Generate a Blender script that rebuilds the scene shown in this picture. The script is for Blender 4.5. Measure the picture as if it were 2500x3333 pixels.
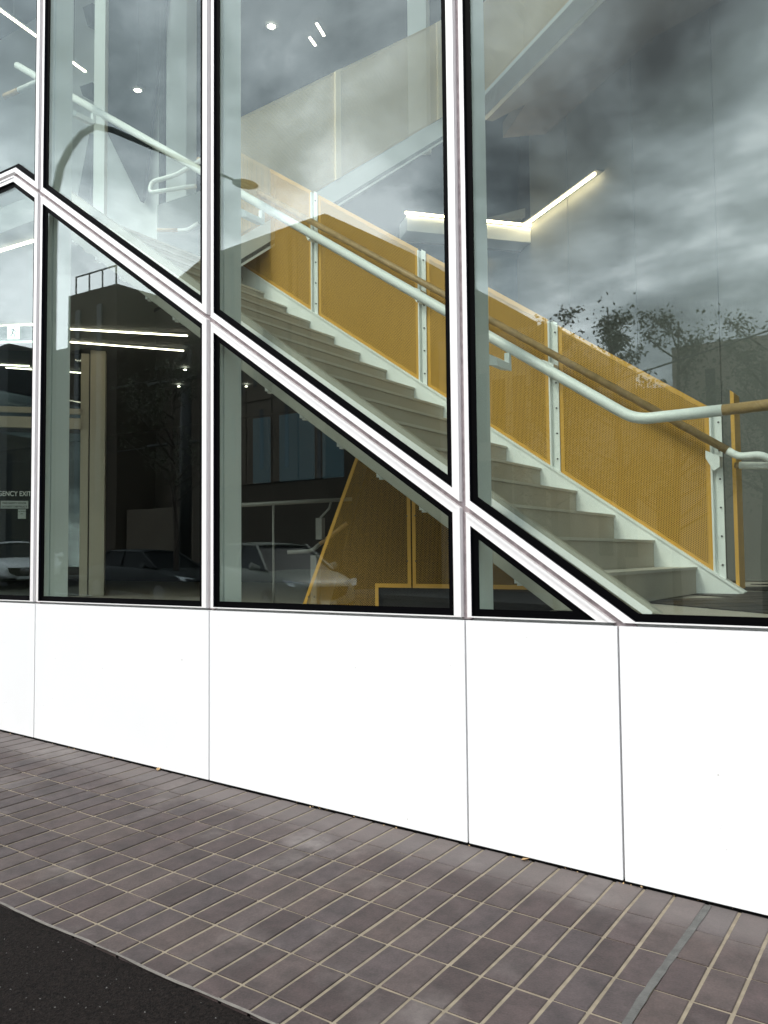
import bpy, bmesh, math, random
from mathutils import Vector, Matrix

for o in list(bpy.data.objects):
    bpy.data.objects.remove(o)
SC = bpy.context.scene
COL = SC.collection
RND = random.Random(7)

# ------------------------------------------------------------------ camera
cam_data = bpy.data.cameras.new("camera")
cam = bpy.data.objects.new("camera", cam_data)
COL.objects.link(cam)
SC.camera = cam
R_, F_, U_ = Vector((.8295, .5583, -.0100)), Vector((-.5572, .8287, .0529)), Vector((.0378, -.0383, .9986))
cam.matrix_world = Matrix(((R_.x, U_.x, -F_.x, 0.0), (R_.y, U_.y, -F_.y, -4.0), (R_.z, U_.z, -F_.z, 1.6), (0, 0, 0, 1)))
cam_data.sensor_fit = 'VERTICAL'
cam_data.sensor_height = 36.0
cam_data.lens = 36.0 * 2736.4 / 3333.0
cam_data.clip_start = .05
cam_data.clip_end = 2000

# ------------------------------------------------------------------ sky, sun, exposure
world = bpy.data.worlds.new("World")
SC.world = world
world.use_nodes = True
SUN_EL, SUN_AZ = math.radians(48), math.radians(200)
def build_world(seed=8.8, fseed=9):
    nt = world.node_tree
    nt.nodes.clear()
    N, L = nt.nodes.new, nt.links.new
    out = N('ShaderNodeOutputWorld'); bg = N('ShaderNodeBackground')
    sky = N('ShaderNodeTexSky'); sky.sky_type = 'NISHITA'; sky.sun_disc = False
    sky.sun_elevation = SUN_EL; sky.sun_rotation = SUN_AZ; sky.dust_density = 2.0
    tc = N('ShaderNodeTexCoord')
    sep = N('ShaderNodeSeparateXYZ'); L(tc.outputs['Generated'], sep.inputs[0])
    def m(op, a, b=None, clamp=False):
        n = N('ShaderNodeMath'); n.operation = op; n.use_clamp = clamp
        for i, v in enumerate((a, b)):
            if v is None: continue
            if isinstance(v, (int, float)): n.inputs[i].default_value = v
            else: L(v, n.inputs[i])
        return n.outputs[0]
    zc = m('ADD', m('MAXIMUM', sep.outputs[2], 0.0), .30)
    cx, cy = m('DIVIDE', sep.outputs[0], zc), m('DIVIDE', sep.outputs[1], zc)
    comb = N('ShaderNodeCombineXYZ'); L(cx, comb.inputs[0]); L(cy, comb.inputs[1]); comb.inputs[2].default_value = 0
    def noise(scale, detail, rough, dist, off):
        mp = N('ShaderNodeMapping'); mp.inputs['Location'].default_value = off
        L(comb.outputs[0], mp.inputs[0])
        n = N('ShaderNodeTexNoise'); n.inputs['Scale'].default_value = scale; n.inputs['Detail'].default_value = detail
        n.inputs['Roughness'].default_value = rough; n.inputs['Distortion'].default_value = dist
        L(mp.outputs[0], n.inputs['Vector']); return n.outputs['Fac']
    big = noise(.55, 2, .5, .2, (1.3 + seed * 3.17, .4 + seed * 1.91, seed * .77))
    fine = noise(2.5, 9, .57, .18, (4.1 + fseed * 2.3, 2.2 + fseed * .7, fseed * 1.3))
    dens = m('ADD', m('MULTIPLY', big, .72), m('MULTIPLY', fine, .98))
    ramp = N('ShaderNodeValToRGB'); L(dens, ramp.inputs[0])
    cr = ramp.color_ramp
    cr.elements[0].position = .66; cr.elements[0].color = (.050, .058, .062, 1)
    cr.elements[1].position = 1.03; cr.elements[1].color = (.75, .77, .785, 1)
    for p, c in ((.74, (.115, .13, .136)), (.83, (.225, .25, .262)), (.91, (.40, .43, .445))):
        e = cr.elements.new(p); e.color = (*c, 1)
    gain = N('ShaderNodeVectorMath'); gain.operation = 'SCALE'; L(ramp.outputs[0], gain.inputs[0]); gain.inputs['Scale'].default_value = 34.0
    mix = N('ShaderNodeMixRGB'); mix.inputs[0].default_value = .9
    L(sky.outputs[0], mix.inputs[1]); L(gain.outputs[0], mix.inputs[2])
    L(mix.outputs[0], bg.inputs['Color']); bg.inputs['Strength'].default_value = .1
    L(bg.outputs[0], out.inputs['Surface'])
build_world()
sun = bpy.data.lights.new("sun", 'SUN'); sun.energy = 1.3; sun.angle = math.radians(18); sun.color = (1, .96, .9)
sun_o = bpy.data.objects.new("sun", sun); COL.objects.link(sun_o)
# light travels away from the sun: the sun stands over the street, in front of the facade
_sd = Vector((math.sin(SUN_AZ) * math.cos(SUN_EL), math.cos(SUN_AZ) * math.cos(SUN_EL), math.sin(SUN_EL)))
sun_o.rotation_euler = _sd.to_track_quat('Z', 'Y').to_euler()
SC.view_settings.view_transform = 'Standard'
SC.view_settings.look = 'None'
SC.view_settings.gamma = 1
SC.view_settings.use_curve_mapping = False
SC.view_settings.exposure = 1.1
cy_ = SC.cycles
cy_.use_denoising = True
cy_.max_bounces = 9; cy_.diffuse_bounces = 4; cy_.glossy_bounces = 4; cy_.transparent_max_bounces = 24
cy_.sample_clamp_indirect = 6

# ------------------------------------------------------------------ materials
MATS = {}
def mat(name, color, rough=.6, metal=0.0, spec=.5, noise=0.0, nscale=20.0, bump=0.0, bscale=60.0, emit=0.0, detail=5):
    m = bpy.data.materials.new(name); m.use_nodes = True
    nt = m.node_tree; b = nt.nodes['Principled BSDF']
    b.inputs['Base Color'].default_value = (*color, 1); b.inputs['Roughness'].default_value = rough
    b.inputs['Metallic'].default_value = metal; b.inputs['Specular IOR Level'].default_value = spec
    tc = nt.nodes.new('ShaderNodeTexCoord')
    if noise:
        n = nt.nodes.new('ShaderNodeTexNoise'); n.inputs['Scale'].default_value = nscale; n.inputs['Detail'].default_value = detail
        nt.links.new(tc.outputs['Object'], n.inputs['Vector'])
        r = nt.nodes.new('ShaderNodeMapRange'); r.inputs[1].default_value = .25; r.inputs[2].default_value = .75
        r.inputs[3].default_value = 1 - noise; r.inputs[4].default_value = 1 + noise
        nt.links.new(n.outputs['Fac'], r.inputs[0])
        v = nt.nodes.new('ShaderNodeVectorMath'); v.operation = 'SCALE'; v.inputs[0].default_value = color
        nt.links.new(r.outputs[0], v.inputs['Scale']); nt.links.new(v.outputs[0], b.inputs['Base Color'])
    if bump:
        n2 = nt.nodes.new('ShaderNodeTexNoise'); n2.inputs['Scale'].default_value = bscale; n2.inputs['Detail'].default_value = 4
        nt.links.new(tc.outputs['Object'], n2.inputs['Vector'])
        bp = nt.nodes.new('ShaderNodeBump'); bp.inputs['Strength'].default_value = bump; bp.inputs['Distance'].default_value = .01
        nt.links.new(n2.outputs['Fac'], bp.inputs['Height']); nt.links.new(bp.outputs[0], b.inputs['Normal'])
    if emit:
        b.inputs['Emission Color'].default_value = (*color, 1); b.inputs['Emission Strength'].default_value = emit
    MATS[name] = m
    return m

def glass_mat(name, tint, r0):
    """thin architectural pane: Schlick mirror over clear tinted transmission (both faces of a slab)"""
    m = bpy.data.materials.new(name); m.use_nodes = True
    nt = m.node_tree; nt.nodes.clear(); N, L = nt.nodes.new, nt.links.new
    out = N('ShaderNodeOutputMaterial'); mx = N('ShaderNodeMixShader')
    tr = N('ShaderNodeBsdfTransparent'); tr.inputs[0].default_value = (*tint, 1)
    gl = N('ShaderNodeBsdfGlossy'); gl.inputs['Roughness'].default_value = 0.0; gl.inputs['Color'].default_value = (.90, .97, 1, 1)
    g = N('ShaderNodeNewGeometry')
    tc = N('ShaderNodeTexCoord'); ns = N('ShaderNodeTexNoise'); ns.inputs['Scale'].default_value = .9; ns.inputs['Detail'].default_value = 1
    L(tc.outputs['Object'], ns.inputs['Vector'])
    bp = N('ShaderNodeBump'); bp.inputs['Strength'].default_value = .35; bp.inputs['Distance'].default_value = .0022
    L(ns.outputs['Fac'], bp.inputs['Height']); L(bp.outputs[0], gl.inputs['Normal'])
    d = N('ShaderNodeVectorMath'); d.operation = 'DOT_PRODUCT'; L(g.outputs['Normal'], d.inputs[0]); L(g.outputs['Incoming'], d.inputs[1])
    def mm(op, a, b=None):
        n = N('ShaderNodeMath'); n.operation = op
        for i, v in enumerate((a, b)):
            if v is None: continue
            if isinstance(v, (int, float)): n.inputs[i].default_value = v
            else: L(v, n.inputs[i])
        return n.outputs[0]
    c = mm('SUBTRACT', 1.0, mm('ABSOLUTE', d.outputs['Value']))
    f = mm('ADD', mm('MULTIPLY', mm('POWER', c, 5.0), 1 - r0), r0)
    L(f, mx.inputs[0]); L(tr.outputs[0], mx.inputs[1]); L(gl.outputs[0], mx.inputs[2]); L(mx.outputs[0], out.inputs[0])
    MATS[name] = m
    return m

def perf_mat(name, color, pitch, rad):
    """perforated sheet: a staggered grid of round holes in metre UVs"""
    m = bpy.data.materials.new(name); m.use_nodes = True
    nt = m.node_tree; N, L = nt.nodes.new, nt.links.new
    b = nt.nodes['Principled BSDF']; out = nt.nodes['Material Output']
    b.inputs['Base Color'].default_value = (*color, 1); b.inputs['Roughness'].default_value = .45
    uv = N('ShaderNodeUVMap'); uv.uv_map = 'metres'
    cell = (pitch * math.sqrt(3), pitch, 1.0)
    def dist(off):
        a = N('ShaderNodeVectorMath'); a.operation = 'ADD'; L(uv.outputs[0], a.inputs[0]); a.inputs[1].default_value = (50 + off[0], 50 + off[1], 0)
        q = N('ShaderNodeVectorMath'); q.operation = 'MODULO'; L(a.outputs[0], q.inputs[0]); q.inputs[1].default_value = cell
        s = N('ShaderNodeVectorMath'); s.operation = 'SUBTRACT'; L(q.outputs[0], s.inputs[0]); s.inputs[1].default_value = (cell[0] / 2, cell[1] / 2, 0)
        k = N('ShaderNodeVectorMath'); k.operation = 'MULTIPLY'; L(s.outputs[0], k.inputs[0]); k.inputs[1].default_value = (1, 1, 0)
        l = N('ShaderNodeVectorMath'); l.operation = 'LENGTH'; L(k.outputs[0], l.inputs[0]); return l.outputs['Value']
    mn = N('ShaderNodeMath'); mn.operation = 'MINIMUM'; L(dist((0, 0)), mn.inputs[0]); L(dist((cell[0] / 2, cell[1] / 2)), mn.inputs[1])
    lt = N('ShaderNodeMath'); lt.operation = 'LESS_THAN'; L(mn.outputs[0], lt.inputs[0]); lt.inputs[1].default_value = rad
    tr = N('ShaderNodeBsdfTransparent'); mx = N('ShaderNodeMixShader')
    L(lt.outputs[0], mx.inputs[0]); L(b.outputs[0], mx.inputs[1]); L(tr.outputs[0], mx.inputs[2]); L(mx.outputs[0], out.inputs[0])
    MATS[name] = m
    return m

YEL = (.66, .355, .06)
mat('white_coat', (.82, .80, .80), .35, noise=.02, nscale=3)
mat('cladding', (.84, .84, .85), .38, noise=.015, nscale=1.5)
mat('seal', (.36, .30, .31), .8, noise=.3, nscale=25)
mat('black', (.001, .001, .0015), .6, spec=.04)
mat('black_return', (.004, .004, .008), .5, spec=.12)
mat('shadow_gap', (.01, .009, .009), .9)
mat('fin_white', (.68, .71, .69), .45, noise=.03, nscale=2)
mat('steel_white', (.84, .85, .83), .4, noise=.025, nscale=4)
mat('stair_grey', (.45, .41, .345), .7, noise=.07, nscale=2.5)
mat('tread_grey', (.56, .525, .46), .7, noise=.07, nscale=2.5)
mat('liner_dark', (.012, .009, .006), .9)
mat('yellow', YEL, .42, noise=.04, nscale=6)
perf_mat('yellow_perforated', YEL, .0146, .0047)
perf_mat('open_perforated', YEL, .0146, .0066)
perf_mat('dull_perforated', (.80, .62, .36), .0146, .0036)
mat('dull_yellow', (.80, .64, .40), .5)
mat('rail_grey', (.22, .22, .21), .5)
mat('timber', (.40, .26, .12), .5, noise=.25, nscale=14)
mat('bolt', (.12, .12, .12), .35, metal=.8)
mat('inner_white', (.74, .75, .73), .7, noise=.02, nscale=1)
mat('inner_wall', (.22, .23, .23), .75, noise=.04, nscale=.8)
mat('wall_board', (.16, .165, .155), .7, noise=.04, nscale=.8)
mat('soffit', (.22, .165, .12), .7, noise=.12, nscale=1.2)
mat('dark_wall', (.045, .05, .055), .8, noise=.1, nscale=.6)
mat('ceiling_grey', (.11, .118, .122), .85)
mat('floor_dark', (.035, .032, .031), .55, noise=.25, nscale=8)
mat('tile_joint', (.42, .38, .33), .8)
mat('blue_dark', (.022, .05, .08), .25)
mat('sky_glow_pane', (.05, .11, .15), .3, emit=.085)  # no lamp: weak blue emission imitates sky seen through the far panes
mat('liner', (.085, .052, .02), .9)
mat('stringer_face', (.36, .345, .295), .5, noise=.03, nscale=3)
mat('cream', (.50, .45, .36), .6, noise=.03, nscale=2)
mat('led', (1, .80, .50), .5, emit=12)
mat('led_soft', (1, .9, .70), .5, emit=5.5)
mat('downlight', (1, .95, .78), .5, emit=9)
mat('exit_green', (.008, .05, .034), .4, emit=.05)
mat('exit_white', (.75, .95, .85), .4, emit=.9)
mat('letter_white', (.75, .78, .76), .6)
mat('sticker', (.48, .52, .50), .6)
mat('ink', (.02, .02, .02), .7)
mat('mortar', (.225, .186, .135), .9, noise=.22, nscale=18, bump=.3, bscale=90)
mat('asphalt', (.0092, .0068, .0060), .95, spec=.12, noise=.95, nscale=75, bump=1.0, bscale=120, detail=8)
mat('road', (.022, .022, .022), .9, noise=.3, nscale=60, bump=.4, bscale=150)
mat('edge_strip', (.15, .135, .12), .85, noise=.25, nscale=30, bump=.4)
mat('patch_grey', (.088, .086, .081), .85, noise=.25, nscale=22, bump=.5, bscale=70)
mat('concrete', (.13, .125, .12), .85, noise=.1, nscale=1.5)
mat('panel_brown', (.085, .068, .052), .9, spec=.2, noise=.12, nscale=.5)
mat('panel_brown_b', (.15, .122, .094), .9, spec=.2, noise=.12, nscale=.5)
mat('pale_render', (.33, .275, .22), .9, spec=.2, noise=.08, nscale=.4)
mat('window_dark', (.012, .015, .018), .15)
mat('pole_black', (.012, .013, .013), .5)
mat('bark', (.07, .05, .04), .9, noise=.4, nscale=14, bump=.6)
mat('leaf', (.075, .085, .045), .6, noise=.4, nscale=1.5)
mat('leaf_red', (.085, .06, .035), .6, noise=.4, nscale=1.5)
mat('car_white', (.72, .75, .76), .25)
mat('car_silver', (.30, .31, .27), .4, spec=.3)
mat('car_dark', (.03, .034, .036), .5, spec=.25)
mat('car_glass', (.01, .012, .014), .35, spec=.06)
mat('tyre', (.015, .015, .015), .8)
mat('chrome', (.6, .6, .62), .2, metal=1)
mat('lamp_glass', (.75, .78, .8), .1)
mat('strip_dark', (.03, .03, .03), .9)
mat('grass_green', (.03, .05, .02), .9)
glass_mat('glass', (.885, .92, .89), .064)
glass_mat('inner_glass', (.75, .80, .80), .04)

def speck(m):
    nt = MATS[m].node_tree; b = nt.nodes['Principled BSDF']; old = b.inputs['Base Color'].links[0].from_socket
    g = nt.nodes.new('ShaderNodeNewGeometry'); n = nt.nodes.new('ShaderNodeTexNoise'); n.inputs['Scale'].default_value = 34; n.inputs['Detail'].default_value = 3
    nt.links.new(g.outputs['Position'], n.inputs['Vector'])
    r = nt.nodes.new('ShaderNodeMapRange'); r.inputs[1].default_value = .765; r.inputs[2].default_value = .80; nt.links.new(n.outputs['Fac'], r.inputs[0])
    sp = nt.nodes.new('ShaderNodeSeparateXYZ'); nt.links.new(g.outputs['Position'], sp.inputs[0])
    lo = nt.nodes.new('ShaderNodeMapRange'); lo.inputs[1].default_value = .75; lo.inputs[2].default_value = .05; lo.inputs[3].default_value = 0; lo.inputs[4].default_value = .12
    nt.links.new(sp.outputs[2], lo.inputs[0])
    n2 = nt.nodes.new('ShaderNodeTexNoise'); n2.inputs['Scale'].default_value = 7; n2.inputs['Detail'].default_value = 8; nt.links.new(g.outputs['Position'], n2.inputs['Vector'])
    pw = nt.nodes.new('ShaderNodeMath'); pw.operation = 'MULTIPLY'; nt.links.new(lo.outputs[0], pw.inputs[0]); nt.links.new(n2.outputs['Fac'], pw.inputs[1])
    ad = nt.nodes.new('ShaderNodeMath'); ad.operation = 'ADD'; ad.use_clamp = True; nt.links.new(r.outputs[0], ad.inputs[0]); nt.links.new(pw.outputs[0], ad.inputs[1])
    mx = nt.nodes.new('ShaderNodeMixRGB'); nt.links.new(ad.outputs[0], mx.inputs[0]); nt.links.new(old, mx.inputs[1]); mx.inputs[2].default_value = (.52, .49, .46, 1)
    nt.links.new(mx.outputs[0], b.inputs['Base Color'])
speck('cladding')
def paver_mat():
    m = bpy.data.materials.new('paver'); m.use_nodes = True
    nt = m.node_tree; N, L = nt.nodes.new, nt.links.new
    b = nt.nodes['Principled BSDF']; b.inputs['Roughness'].default_value = .72
    oi = N('ShaderNodeObjectInfo'); geo = N('ShaderNodeNewGeometry')
    ramp = N('ShaderNodeValToRGB'); L(oi.outputs['Random'], ramp.inputs[0])
    cr = ramp.color_ramp
    cr.elements[0].color = (0.04732, 0.03277, 0.03167, 1); cr.elements[1].color = (0.06473, 0.04821, 0.04669, 1)
    for p, c in ((.12, (0.03980, 0.02640, 0.02535)), (.35, (0.05767, 0.03966, 0.03831)), (.6, (0.05126, 0.03828, 0.03883)), (.85, (0.06227, 0.04328, 0.03909))):
        e = cr.elements.new(p); e.color = (*c, 1)
    n1 = N('ShaderNodeTexNoise'); n1.inputs['Scale'].default_value = 9; n1.inputs['Detail'].default_value = 8; n1.inputs['Roughness'].default_value = .65
    L(geo.outputs['Position'], n1.inputs['Vector'])
    n2 = N('ShaderNodeTexNoise'); n2.inputs['Scale'].default_value = 1.7; n2.inputs['Detail'].default_value = 6
    L(geo.outputs['Position'], n2.inputs['Vector'])
    n3 = N('ShaderNodeTexNoise'); n3.inputs['Scale'].default_value = 120; n3.inputs['Detail'].default_value = 2
    L(geo.outputs['Position'], n3.inputs['Vector'])
    def rng(src, a, b_, c, d):
        r = N('ShaderNodeMapRange'); L(src, r.inputs[0])
        for i, v in enumerate((a, b_, c, d)): r.inputs[i + 1].default_value = v
        return r.outputs[0]
    s1 = N('ShaderNodeVectorMath'); s1.operation = 'SCALE'; L(ramp.outputs[0], s1.inputs[0]); L(rng(n1.outputs['Fac'], .3, .7, .64, 1.36), s1.inputs['Scale'])
    s2 = N('ShaderNodeVectorMath'); s2.operation = 'SCALE'; L(s1.outputs[0], s2.inputs[0]); L(rng(n3.outputs['Fac'], .3, .7, .82, 1.18), s2.inputs['Scale'])
    # pale efflorescence near the wall and in scattered blotches
    sp = N('ShaderNodeSeparateXYZ'); L(geo.outputs['Position'], sp.inputs[0])
    near = rng(sp.outputs[1], -.40, -.20, 0, .34)
    bl = rng(n2.outputs['Fac'], .56, .76, 0, .6)
    bl2 = N('ShaderNodeMath'); bl2.operation = 'MULTIPLY'; L(bl, bl2.inputs[0]); L(rng(n1.outputs['Fac'], .35, .65, .3, 1), bl2.inputs[1])
    pt = N('ShaderNodeVectorMath'); pt.operation = 'DISTANCE'; L(geo.outputs['Position'], pt.inputs[0]); pt.inputs[1].default_value = (-2.91, -.44, .09)
    spot = rng(pt.outputs['Value'], .02, .17, .75, 0)
    sp2 = N('ShaderNodeMath'); sp2.operation = 'MULTIPLY'; L(spot, sp2.inputs[0]); L(rng(n1.outputs['Fac'], .35, .6, .3, 1), sp2.inputs[1])
    ad = N('ShaderNodeMath'); ad.operation = 'ADD'; L(near, ad.inputs[0]); L(bl2.outputs[0], ad.inputs[1])
    ad2 = N('ShaderNodeMath'); ad2.operation = 'ADD'; ad2.use_clamp = True; L(ad.outputs[0], ad2.inputs[0]); L(sp2.outputs[0], ad2.inputs[1])
    mx = N('ShaderNodeMixRGB'); L(ad2.outputs[0], mx.inputs[0]); L(s2.outputs[0], mx.inputs[1]); mx.inputs[2].default_value = (0.210, 0.185, 0.175, 1)
    L(mx.outputs[0], b.inputs['Base Color'])
    bp = N('ShaderNodeBump'); bp.inputs['Strength'].default_value = .35; bp.inputs['Distance'].default_value = .004
    ma = N('ShaderNodeMath'); ma.operation = 'ADD'; L(n1.outputs['Fac'], ma.inputs[0]); L(n3.outputs['Fac'], ma.inputs[1])
    L(ma.outputs[0], bp.inputs['Height']); L(bp.outputs[0], b.inputs['Normal'])
    MATS['paver'] = m
paver_mat()

# ------------------------------------------------------------------ mesh helpers
class MB:
    def __init__(s): s.v, s.f, s.m, s.uv = [], [], [], {}
    def add(s, verts, faces, mi=0, uvs=None):
        k = len(s.v); s.v += [Vector(p) for p in verts]
        for i, f in enumerate(faces):
            if uvs: s.uv[len(s.f)] = [uvs[j] for j in f]
            s.f.append(tuple(k + j for j in f)); s.m.append(mi)
        return s
    def box(s, a, b, mi=0):
        x0, y0, z0 = (min(a[i], b[i]) for i in range(3)); x1, y1, z1 = (max(a[i], b[i]) for i in range(3))
        return s.add([(x0, y0, z0), (x1, y0, z0), (x1, y1, z0), (x0, y1, z0), (x0, y0, z1), (x1, y0, z1), (x1, y1, z1), (x0, y1, z1)],
                     [(0, 3, 2, 1), (4, 5, 6, 7), (0, 1, 5, 4), (1, 2, 6, 5), (2, 3, 7, 6), (3, 0, 4, 7)], mi)
    def prism(s, poly, ext, mi=0, side=None):
        n = len(poly); P = [Vector(p) for p in poly]; e = Vector(ext)
        s.add(P + [p + e for p in P], [tuple(range(n)), tuple(range(2 * n - 1, n - 1, -1))], mi)
        s.add(P + [p + e for p in P], [(i, n + i, n + (i + 1) % n, (i + 1) % n) for i in range(n)], mi if side is None else side)
        return s
    def xz(s, poly, y0, y1, mi=0): return s.prism([(x, y0, z) for x, z in poly], (0, y1 - y0, 0), mi)
    def xy(s, poly, z0, z1, mi=0): return s.prism([(x, y, z0) for x, y in poly], (0, 0, z1 - z0), mi)
    def tube(s, pts, r, seg=12, mi=0, cap=True):
        P = [Vector(p) for p in pts]; rad = r if isinstance(r, (list, tuple)) else [r] * len(P)
        rings = []; up = Vector((0, 0, 1)); prev = None
        for i, p in enumerate(P):
            t = ((P[min(i + 1, len(P) - 1)] - P[i]).normalized() + (P[i] - P[max(i - 1, 0)]).normalized())
            t = t.normalized() if t.length > 1e-6 else Vector((0, 0, 1))
            if prev is None:
                a = t.cross(up if abs(t.z) < .95 else Vector((1, 0, 0))).normalized()
            else:
                a = (prev - t * prev.dot(t)).normalized()
            prev = a; b = t.cross(a)
            rings.append([p + a * math.cos(2 * math.pi * k / seg) * rad[i] + b * math.sin(2 * math.pi * k / seg) * rad[i] for k in range(seg)])
        vs = [q for rg in rings for q in rg]; fs = []
        for i in range(len(P) - 1):
            for k in range(seg):
                fs.append((i * seg + k, i * seg + (k + 1) % seg, (i + 1) * seg + (k + 1) % seg, (i + 1) * seg + k))
        if cap:
            fs.append(tuple(range(seg - 1, -1, -1))); fs.append(tuple((len(P) - 1) * seg + k for k in range(seg)))
        return s.add(vs, fs, mi)

def root_offset(o):
    v = Vector((0, 0, 0))
    while o is not None:
        v += o.location; o = o.parent
    return v

def make(name, mb, mats, parent=None, smooth=False, kind=None, label=None, fixn=True):
    if isinstance(mats, str): mats = [mats]
    off = root_offset(parent) if parent is not None else Vector((0, 0, 0))
    me = bpy.data.meshes.new(name)
    me.from_pydata([tuple(p - off) for p in mb.v], [], mb.f)
    for x in mats: me.materials.append(MATS[x])
    if len(mats) > 1:
        for i, p in enumerate(me.polygons): p.material_index = mb.m[i]
    if mb.uv:
        uvl = me.uv_layers.new(name='metres')
        for i, p in enumerate(me.polygons):
            if i in mb.uv:
                for li, q in zip(p.loop_indices, mb.uv[i]): uvl.data[li].uv = q
    if fixn:
        bm = bmesh.new(); bm.from_mesh(me); bmesh.ops.recalc_face_normals(bm, faces=bm.faces); bm.to_mesh(me); bm.free()
    if smooth:
        me.polygons.foreach_set('use_smooth', [True] * len(me.polygons))
    me.update()
    o = bpy.data.objects.new(name, me); COL.objects.link(o)
    if parent is not None: o.parent = parent
    if kind: o['kind'] = kind
    if label: o['label'] = label
    return o

def tag(o, label, cat, group=None):
    o['label'] = label; o['category'] = cat
    if group: o['group'] = group
    return o
def thing(name, label, cat, loc=(0, 0, 0), group=None):
    o = bpy.data.objects.new(name, None); COL.objects.link(o); o.location = loc; o.empty_display_size = .1
    return tag(o, label, cat, group)
def copy_tree(o, parent=None, loc=None):
    c = o.copy(); COL.objects.link(c)
    if parent is not None: c.parent = parent
    if loc is not None: c.location = loc
    for ch in list(o.children): copy_tree(ch, c)
    return c

def inset(poly, d):
    """offset every edge i (poly[i] -> poly[i+1], counter-clockwise in x,z) inwards by d[i]"""
    n = len(poly); L = []
    for i in range(n):
        (x0, z0), (x1, z1) = poly[i], poly[(i + 1) % n]
        dx, dz = x1 - x0, z1 - z0; l = math.hypot(dx, dz)
        nx, nz = -dz / l, dx / l
        L.append((x0 + nx * d[i], z0 + nz * d[i], dx / l, dz / l))
    res = []
    for i in range(n):
        ax, az, adx, adz = L[i - 1]; bx, bz, bdx, bdz = L[i]
        den = adx * bdz - adz * bdx
        t = ((bx - ax) * bdz - (bz - az) * bdx) / den
        res.append((ax + adx * t, az + adz * t))
    return res

def ground_z(x, y):
    return .005 - .0327 * x + .0232 * max(y, -2.0)

# ================================================================== GROUND
def ground_sheet(name, x0, x1, y0, y1, dz, m, nx=1, ny=1):
    mb = MB()
    ys = [y1 + (y0 - y1) * j / ny for j in range(ny + 1)]
    if y0 < -2 < y1: ys = [y1, -2.0, y0]
    vs = []; fs = []
    for y in ys:
        vs += [(x0, y, ground_z(x0, y) + dz), (x1, y, ground_z(x1, y) + dz)]
    for j in range(len(ys) - 1): fs.append((2 * j, 2 * j + 1, 2 * j + 3, 2 * j + 2))
    mb.add(vs, fs)
    return make(name, mb, m, kind='structure')
terrain = MB()
def terr(x): return max(-3, min(3, -.0327 * x)) - .30
xs = [-400, -92, 92, 400]; ys = [-400, -60, 0.6]
for i in range(3):
    terrain.add([(xs[i], 0.6, terr(xs[i])), (xs[i + 1], 0.6, terr(xs[i + 1])), (xs[i + 1], -400, terr(xs[i + 1])), (xs[i], -400, terr(xs[i]))], [(0, 3, 2, 1)])
    terrain.add([(xs[i], 0.6, terr(xs[i])), (xs[i + 1], 0.6, terr(xs[i + 1])), (xs[i + 1], 400, terr(xs[i + 1])), (xs[i], 400, terr(xs[i]))], [(0, 1, 2, 3)])
make('ground', terrain, 'road', kind='structure')
ground_sheet('road', -80, 60, -17.5, -6.2, -.13, 'road')
asphalt = ground_sheet('asphalt_footpath', -80, 60, -6.0, -1.80, -.004, 'asphalt')
kerb = MB()
for y0, y1 in ((-6.2, -6.0), (-17.7, -17.5)):
    kerb.add([(-80, y0, ground_z(-80, -3) - .3), (60, y0, ground_z(60, -3) - .3), (60, y1, ground_z(60, -3) - .3), (-80, y1, ground_z(-80, -3) - .3),
              (-80, y0, ground_z(-80, -3)), (60, y0, ground_z(60, -3)), (60, y1, ground_z(60, -3)), (-80, y1, ground_z(-80, -3))],
             [(0, 3, 2, 1), (4, 5, 6, 7), (0, 1, 5, 4), (1, 2, 6, 5), (2, 3, 7, 6), (3, 0, 4, 7)])
make('kerb', kerb, 'concrete', kind='structure')
ground_sheet('far_footpath', -80, 60, -22.6, -17.7, 0.0, 'concrete')
line = MB()
for k in range(12):
    x = -60 + k * 9.0
    line.add([(x, -11.95, ground_z(x, -3) - .125), (x + 3, -11.95, ground_z(x + 3, -3) - .125), (x + 3, -11.82, ground_z(x + 3, -3) - .125), (x, -11.82, ground_z(x, -3) - .125)], [(0, 1, 2, 3)])
make('road_marking', line, 'letter_white', kind='structure')
# mortar bed under the pavers, pavers one by one
PX, PY, JX, JY = .1391, .2742, .0155, .0115
X0P, Y0P = -4.9965, -.2968
paving = ground_sheet('paving', -14, 4, -1.785, -.012, -.0045, 'mortar')
strip = MB()
yy = [(-14 + k * .06, -1.790 + .003 * math.sin(k * .45) + RND.uniform(-.003, .003)) for k in range(301)]
for (xa, ya), (xb, yb) in zip(yy, yy[1:]):
    strip.add([(xa, ya - .006, ground_z(xa, ya)), (xb, yb - .006, ground_z(xb, yb)), (xb, yb + .008, ground_z(xb, yb) + .001), (xa, ya + .008, ground_z(xa, ya) + .001)], [(0, 1, 2, 3)])
make('edging_strip', strip, 'edge_strip', kind='structure')

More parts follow.
